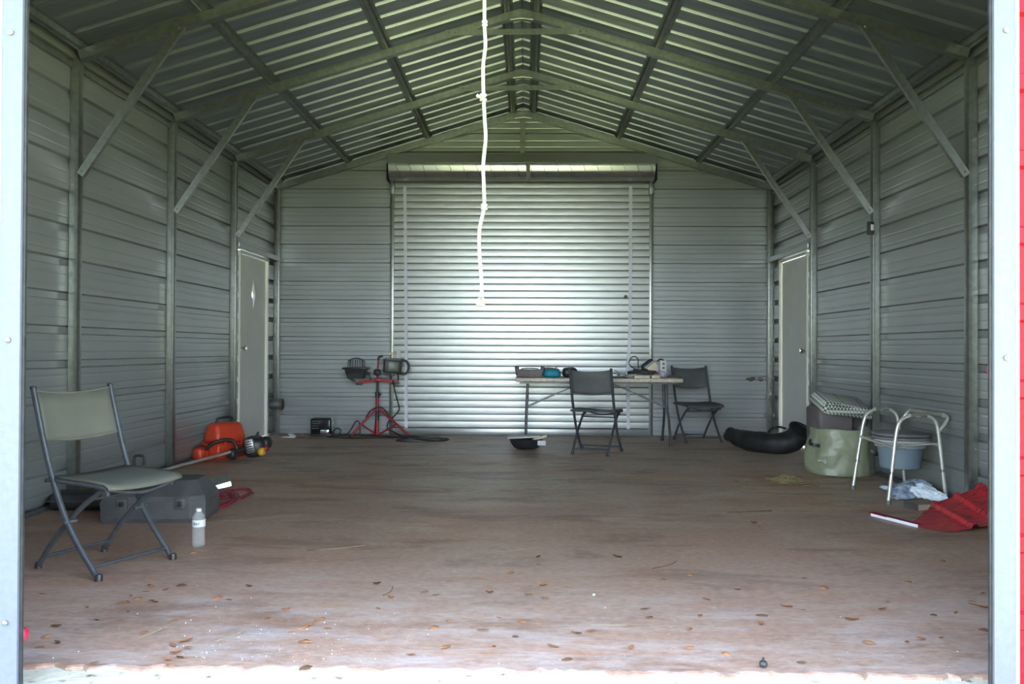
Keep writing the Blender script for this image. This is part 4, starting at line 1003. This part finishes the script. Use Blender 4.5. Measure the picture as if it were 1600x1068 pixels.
fs = [(i * (NJ + 1) + j, (i + 1) * (NJ + 1) + j, (i + 1) * (NJ + 1) + j + 1, i * (NJ + 1) + j + 1) for i in range(len(xs) - 1) for j in range(NJ)]
red_dirty = mat('dirty_red_sheet', (.60, .02, .035), .38, 0, (.10, .03, .03), 22, (.6, 3.5, 1), .05, 30, (.50, .60), 7)
o = MB().add(vs, fs).build('ribbed_sheet', red_dirty, root); solid(o, .002)
b = MB(); b.bar((2.255 - 2.7, 5.35 - 5.15, .022), (2.40 - 2.7, 5.03 - 5.15, .012), .05, .003); b.build('red_flange', M['red_sheet'], root)
b = MB(); b.bar((2.243 - 2.7, 5.325 - 5.15, .012), (2.385 - 2.7, 5.0 - 5.15, .008), .004, .018); b.build('white_edge', M['lightstrap'], root)
root = tag(empty('wood_offcut', (2.72, 5.60, 0), R(12)), 'short weathered board with a dark end beside the red panel', 'board')
MB().rbox((-.11, -.06, 0), (.12, .06, .04), .003).build('board', M['wood'], root)
MB().box((-.118, -.062, -.0), (-.105, .062, .042)).build('dark_end', M['case_grey'], root)

# straw pile
b = MB(); rnd = random.Random(5)
for i in range(520):
    rr = abs(rnd.gauss(0, .075)); a = rnd.uniform(0, 6.283); x, y = 2.14 + rr * 1.15 * math.cos(a), 6.66 + rr * 1.3 * math.sin(a)
    z = .004 + max(0, .055 - rr * .4) * rnd.random(); d = rnd.uniform(0, 6.283); l = rnd.uniform(.015, .04)
    b.bar((x - l * math.cos(d), y - l * math.sin(d), z), (x + l * math.cos(d), y + l * math.sin(d), z + rnd.uniform(-.004, .012)), .0028, .0022)
for i in range(26):
    x, y = rnd.uniform(1.72, 1.98), rnd.uniform(6.6, 6.78); d = rnd.uniform(0, 6.28); l = .018
    b.bar((x - l * math.cos(d), y - l * math.sin(d), .004), (x + l * math.cos(d), y + l * math.sin(d), .005), .0028, .0022)
tag(b.build('straw_pile', M['straw']), 'small scattered heap of dry straw in front of the olive bag', 'straw', kind='stuff')

# ------------------------------------------------------------------ rope in the doorway
root = tag(empty('pull_rope', (-.085, 2.65, 3.1)), 'white knotted pull rope hanging in the middle of the doorway', 'rope')
pts = [(-.085, 3.1), (-.084, 2.6), (-.085, 2.3), (-.084, 2.09), (-.081, 2.02), (-.088, 1.95), (-.086, 1.853), (-.082, 1.78), (-.079, 1.72), (-.086, 1.64), (-.084, 1.57), (-.083, 1.503), (-.097, 1.43), (-.097, 1.36), (-.091, 1.28), (-.088, 1.215)]
b = MB(); p = smoothpath([V(x + .085, 0, z - 3.1) for x, z in pts], 10)
b.tube(p, .0058, 8); b.build('line', M['rope'], root, 60)
for i, (x, z, r_) in enumerate(((-.084, 2.09, .006), (-.088, 1.853, .009), (-.083, 1.503, .007), (-.092, 1.20, .009))):
    b = MB(); c_ = V(x + .085, 0, z - 3.1)
    kp = [c_ + V(r_ * .75 * math.sin(t_ * 2) + .1 * r_, r_ * .8 * math.cos(t_ * 3), r_ * 1.0 * math.cos(t_) * (1 if i < 3 else 1.2)) for t_ in [2 * math.pi * k / 26 for k in range(26)]]
    b.tube(kp, .0055, 7, True)
    if i == 1: b.tube([c_, c_ + V(-.014, -.005, .002), c_ + V(-.02, -.005, .006)], .005, 6)
    if i == 3: b.blob(c_ + V(-.006, 0, -.006), (.011, .010, .010), 1, 10, None, .15, 60)
    b.build('knot', M['rope'], root, 60)

# small fittings
root = tag(empty('wall_sensor', (2.965, 7.085, 2.085)), 'small black bracket with a white square on the second right post', 'sensor')
MB().rbox((-.035, -.02, -.055), (.02, .012, .055), .006).build('bracket', blk, root, 30)
MB().rbox((-.012, -.027, -.022), (.014, -.018, .028), .003).build('white_face', M['white'], root)
root = tag(empty('red_tag', (1.463, 2.552, .99)), 'small red tag hung on the black strip of the right jamb', 'tag')
MB().blob((0, 0, 0), (.010, .01, .016), .8, 12, None, .1, 50).build('knob', M['pink'], root, 50)
MB().tube([(0.002, 0, -.012), (-.003, 0, -.055), (.0, 0, -.10)], .0035, 6).build('cord', M['black'], root, 50)
o = tag(MB().blob((0, 0, .0), (.012, .02, .022), .9, 14, None, .15, 30).build('pink_ribbon', M['pink'], None, 50), 'pinkish red rag tuck low behind the left jamb', 'rag'); o.location = (-1.499, 2.556, .16)
# mud nests on the back wall
for (x, z, lab, n_) in ((2.86, .70, 'brown mud nest smear low at the right end of the back wall', 7),):
    b = MB(); rnd = random.Random(4)
    for i in range(n_): b.blob((rnd.uniform(-.10, .08), 0, rnd.uniform(-.02, .02)), (rnd.uniform(.015, .04), .012, rnd.uniform(.008, .018)), 1, 10, None, .3, 30, None, i)
    o = tag(b.build('mud_nest', M['dirt'], None, 60), lab, 'mud nest'); o.location = (x, YB - .008, z)

# ------------------------------------------------------------------ leaves, twigs, crumbs
def leaf_mesh(seed, l=.045, w=.016, curl=.35):
    rnd = random.Random(seed); vs = []; n = 6
    for i in range(n + 1):
        t_ = i / n; ww = w * math.sin(math.pi * min(1, .06 + t_ * .92)) ** .8
        for s_ in (-1, 0, 1):
            vs.append(V((t_ - .5) * l, s_ * ww, .003 + .010 * curl * abs(s_) * (1 + math.sin(t_ * 3)) + .014 * curl * (2 * t_ - 1) ** 2 + rnd.uniform(0, .002)))
    fs = [(i * 3 + k, i * 3 + k + 1, i * 3 + k + 4, i * 3 + k + 3) for i in range(n) for k in range(2)]
    return vs, fs
LEAVES = []
for a in [(212,287),(655,293),(690,305),(640,325),(610,330),(760,318),(775,325),(1090,300),(1145,312),(755,243),(730,275),(830,262),(905,240),(485,412),(280,445),(385,465),(230,497),(285,530),(200,548),(875,415),(1340,405),(1430,362),(1520,520),(865,540),(930,520),(940,555),(880,580),(840,615),(900,600),(850,640),(470,632),(715,478),(1530,650),(1245,245),(1525,450),(640,375),(435,350),(965,75),(1550,65)]: LEAVES.append((a[0] / 3.2, 840 + a[1] / 3.2))
for a in [(130,750),(50,790),(275,793),(215,825),(310,832),(210,890),(218,998),(520,640),(580,700),(770,687),(725,675),(525,750),(1095,592),(1003,678),(1175,690),(1243,702),(1045,790),(828,800),(765,828),(975,842),(1140,805),(1215,560),(1215,525),(1020,910),(1275,908),(815,912),(665,945),(1115,868),(1340,965),(235,497),(1237,647),(1365,852)]: LEAVES.append((400 + a[0] / 2.752, 680 + a[1] / 2.752))
for a in [(485,602),(765,378),(790,395),(178,525),(535,780),(488,835),(795,815),(65,845),(5,855),(235,917),(483,917),(645,940),(970,982),(1185,795),(1340,720),(980,617),(375,620),(558,705),(905,738),(978,755),(315,785),(1065,655),(295,752),(798,777),(695,665)]: LEAVES.append((900 + a[0] / 2.752, 680 + a[1] / 2.752))
for a in [(357,514),(200,607),(85,730),(415,748),(345,828),(352,862),(545,827),(540,662),(545,725),(195,882),(20,885),(315,758),(485,697),(495,712),(260,870)]: LEAVES.append((1350 + a[0] / 2.904, 700 + a[1] / 2.904))
FLOOR_XY = []
for (px, py) in LEAVES:                                 # survey of the photograph: where each leaf lies on the slab, in metres
    d = fw * 1300 + rv * (px - 800) - uv * (py - 534); t_ = -1.05 / d.z
    FLOOR_XY.append((.055 + d.x * t_, d.y * t_))
proto = []
for k in range(5):
    vs, fs = leaf_mesh(k, .05 + .006 * k, .012 + .003 * (k % 3), .12 + .3 * (k % 3))
    proto.append((vs, fs))
meshes = {}; LO = []
rnd = random.Random(11)
for i, (x, y) in enumerate(FLOOR_XY):
    k = i % 5; dk = rnd.random() < .3
    if (k, dk) not in meshes:
        me = bpy.data.meshes.new('dry_leaf'); me.from_pydata([tuple(q) for q in proto[k][0]], [], proto[k][1]); me.materials.append(M['leaf_dark' if dk else 'leaf']); me.shade_smooth(); meshes[(k, dk)] = me
    o = bpy.data.objects.new('dry_leaf', meshes[(k, dk)]); C.objects.link(o)
    o.location = (x, y, .001); o.rotation_euler = (rnd.uniform(-.1, .1), rnd.uniform(-.1, .1), rnd.uniform(-.9, .9) + (math.pi if rnd.random() < .5 else 0))
    s_ = rnd.uniform(.38, .78); o.scale = (s_, s_, s_)
    if rnd.random() < .55: o.scale.z = -s_; o.location.z = .012 * s_ + .004
    LO.append((o, x, y, dk))
ORD = ['leftmost', 'second from left', 'third from left', 'fourth from left', 'fifth from left', 'sixth from left', 'seventh from left', 'eighth from left', 'ninth from left', 'tenth from left', 'eleventh from left', 'twelfth from left', 'thirteenth from left']
reg = {}
for (o, x, y, dk) in LO:
    u = (x - .055) / y * 2.73 / 1.6
    a = 'left jamb' if u < -.6 else 'left of centre' if u < -.2 else 'in the centre' if u < .2 else 'right of centre' if u < .6 else 'right jamb'
    c_ = 'along the front edge' if y < 3.02 else 'one step inside' if y < 3.45 else 'two steps inside' if y < 4.1 else 'deep inside'
    reg.setdefault((('by the ' if 'jamb' in a else '') + a, c_, dk), []).append((x / y, o))
for (a, c_, dk), L_s in reg.items():
    L_s.sort(key=lambda q: q[0])
    for i, (q, o) in enumerate(L_s):
        tag(o, '%s dry leaf %s %s%s' % ('dark brown' if dk else 'orange brown', a, c_, '' if len(L_s) == 1 else ', ' + ORD[i]), 'leaf', 'dry leaves on the floor')
tw = [((-1.02, 4.31), (-.80, 4.42), 'pale thin straw stalk left of centre on the floor', 'straw', .0012), ((.66, 4.0), (.80, 4.14), 'short dark twig right of centre on the floor', 'leaf_dark', .0014),
      ((-.55, 3.52), (-.53, 3.66), 'curved dark stem lying left of centre near the front', 'leaf_dark', .0018), ((1.35, 5.40), (1.66, 5.47), 'thin dark twig with leaves in front of the straw heap', 'leaf_dark', .003),
      ((.34, 3.18), (.44, 3.18), 'pale dry stalk near the middle of the front edge', 'straw', .0012), ((-1.34, 2.98), (-1.28, 3.2), 'long pale grass stem by the left jamb', 'straw', .0010), ((-1.05, 2.96), (-.98, 3.12), 'bent grass stem right of the left jamb', 'straw', .0010),
      ((-.82, 3.06), (-.75, 3.2), 'reddish brown stick near the front edge left of centre', 'leaf', .002), ((-.08, 4.3), (.12, 4.42), 'pale scratch of grass in the middle of the floor', 'straw', .0008)]
for (a, c, lab, m_, r_) in tw:
    mid = ((a[0] + c[0]) / 2 + .015, (a[1] + c[1]) / 2 - .015)
    o = MB().tube(smoothpath([V(a[0], a[1], .004), V(mid[0], mid[1], .007), V(c[0], c[1], .004)], 5), r_, 5).build('twig', M[m_], None, 50); tag(o, lab, 'twig')
root = tag(empty('seed_pod', (.842, 2.775, 0)), 'small black round pod with a stub by the front edge', 'seed pod')
MB().blob((0, 0, .013), (.014, .013, .013), 1, 14).build('pod', M['black'], root, 50); MB().tube([(0, 0, .024), (0, 0, .034)], .004, 6).build('stub', M['black'], root)
o = tag(MB().blob((0, 0, .009), (.008, .007, .006), .9, 10, None, .2, 60).build('pebble', M['grip'], None, 40), 'pale pebble right of the middle of the floor', 'pebble'); o.location = (.345, 3.56, -.003)
b = MB(); rnd = random.Random(21)
for i in range(260):
    y = 2.78 + rnd.random() ** 2 * 2.2; x = rnd.uniform(-1.55, 1.6); 
    if i < 110: x = rnd.gauss(-.95, .25); y = 2.8 + abs(rnd.gauss(.15, .22))
    s_ = rnd.uniform(.001, .003); a = rnd.uniform(0, 3.1)
    b.add([V(x - s_ * math.cos(a), y - s_ * math.sin(a), .001), V(x + s_ * math.cos(a), y + s_ * math.sin(a), .001), V(x + s_ * .5 * math.sin(a), y - s_ * .5 * math.cos(a), .001), V(x, y, .001 + s_)], [(0, 1, 3), (1, 2, 3), (2, 0, 3)])
tag(b.build('floor_crumbs', M['debris']), 'pale crumbs and grit scattered on the front of the floor', 'grit', kind='stuff')
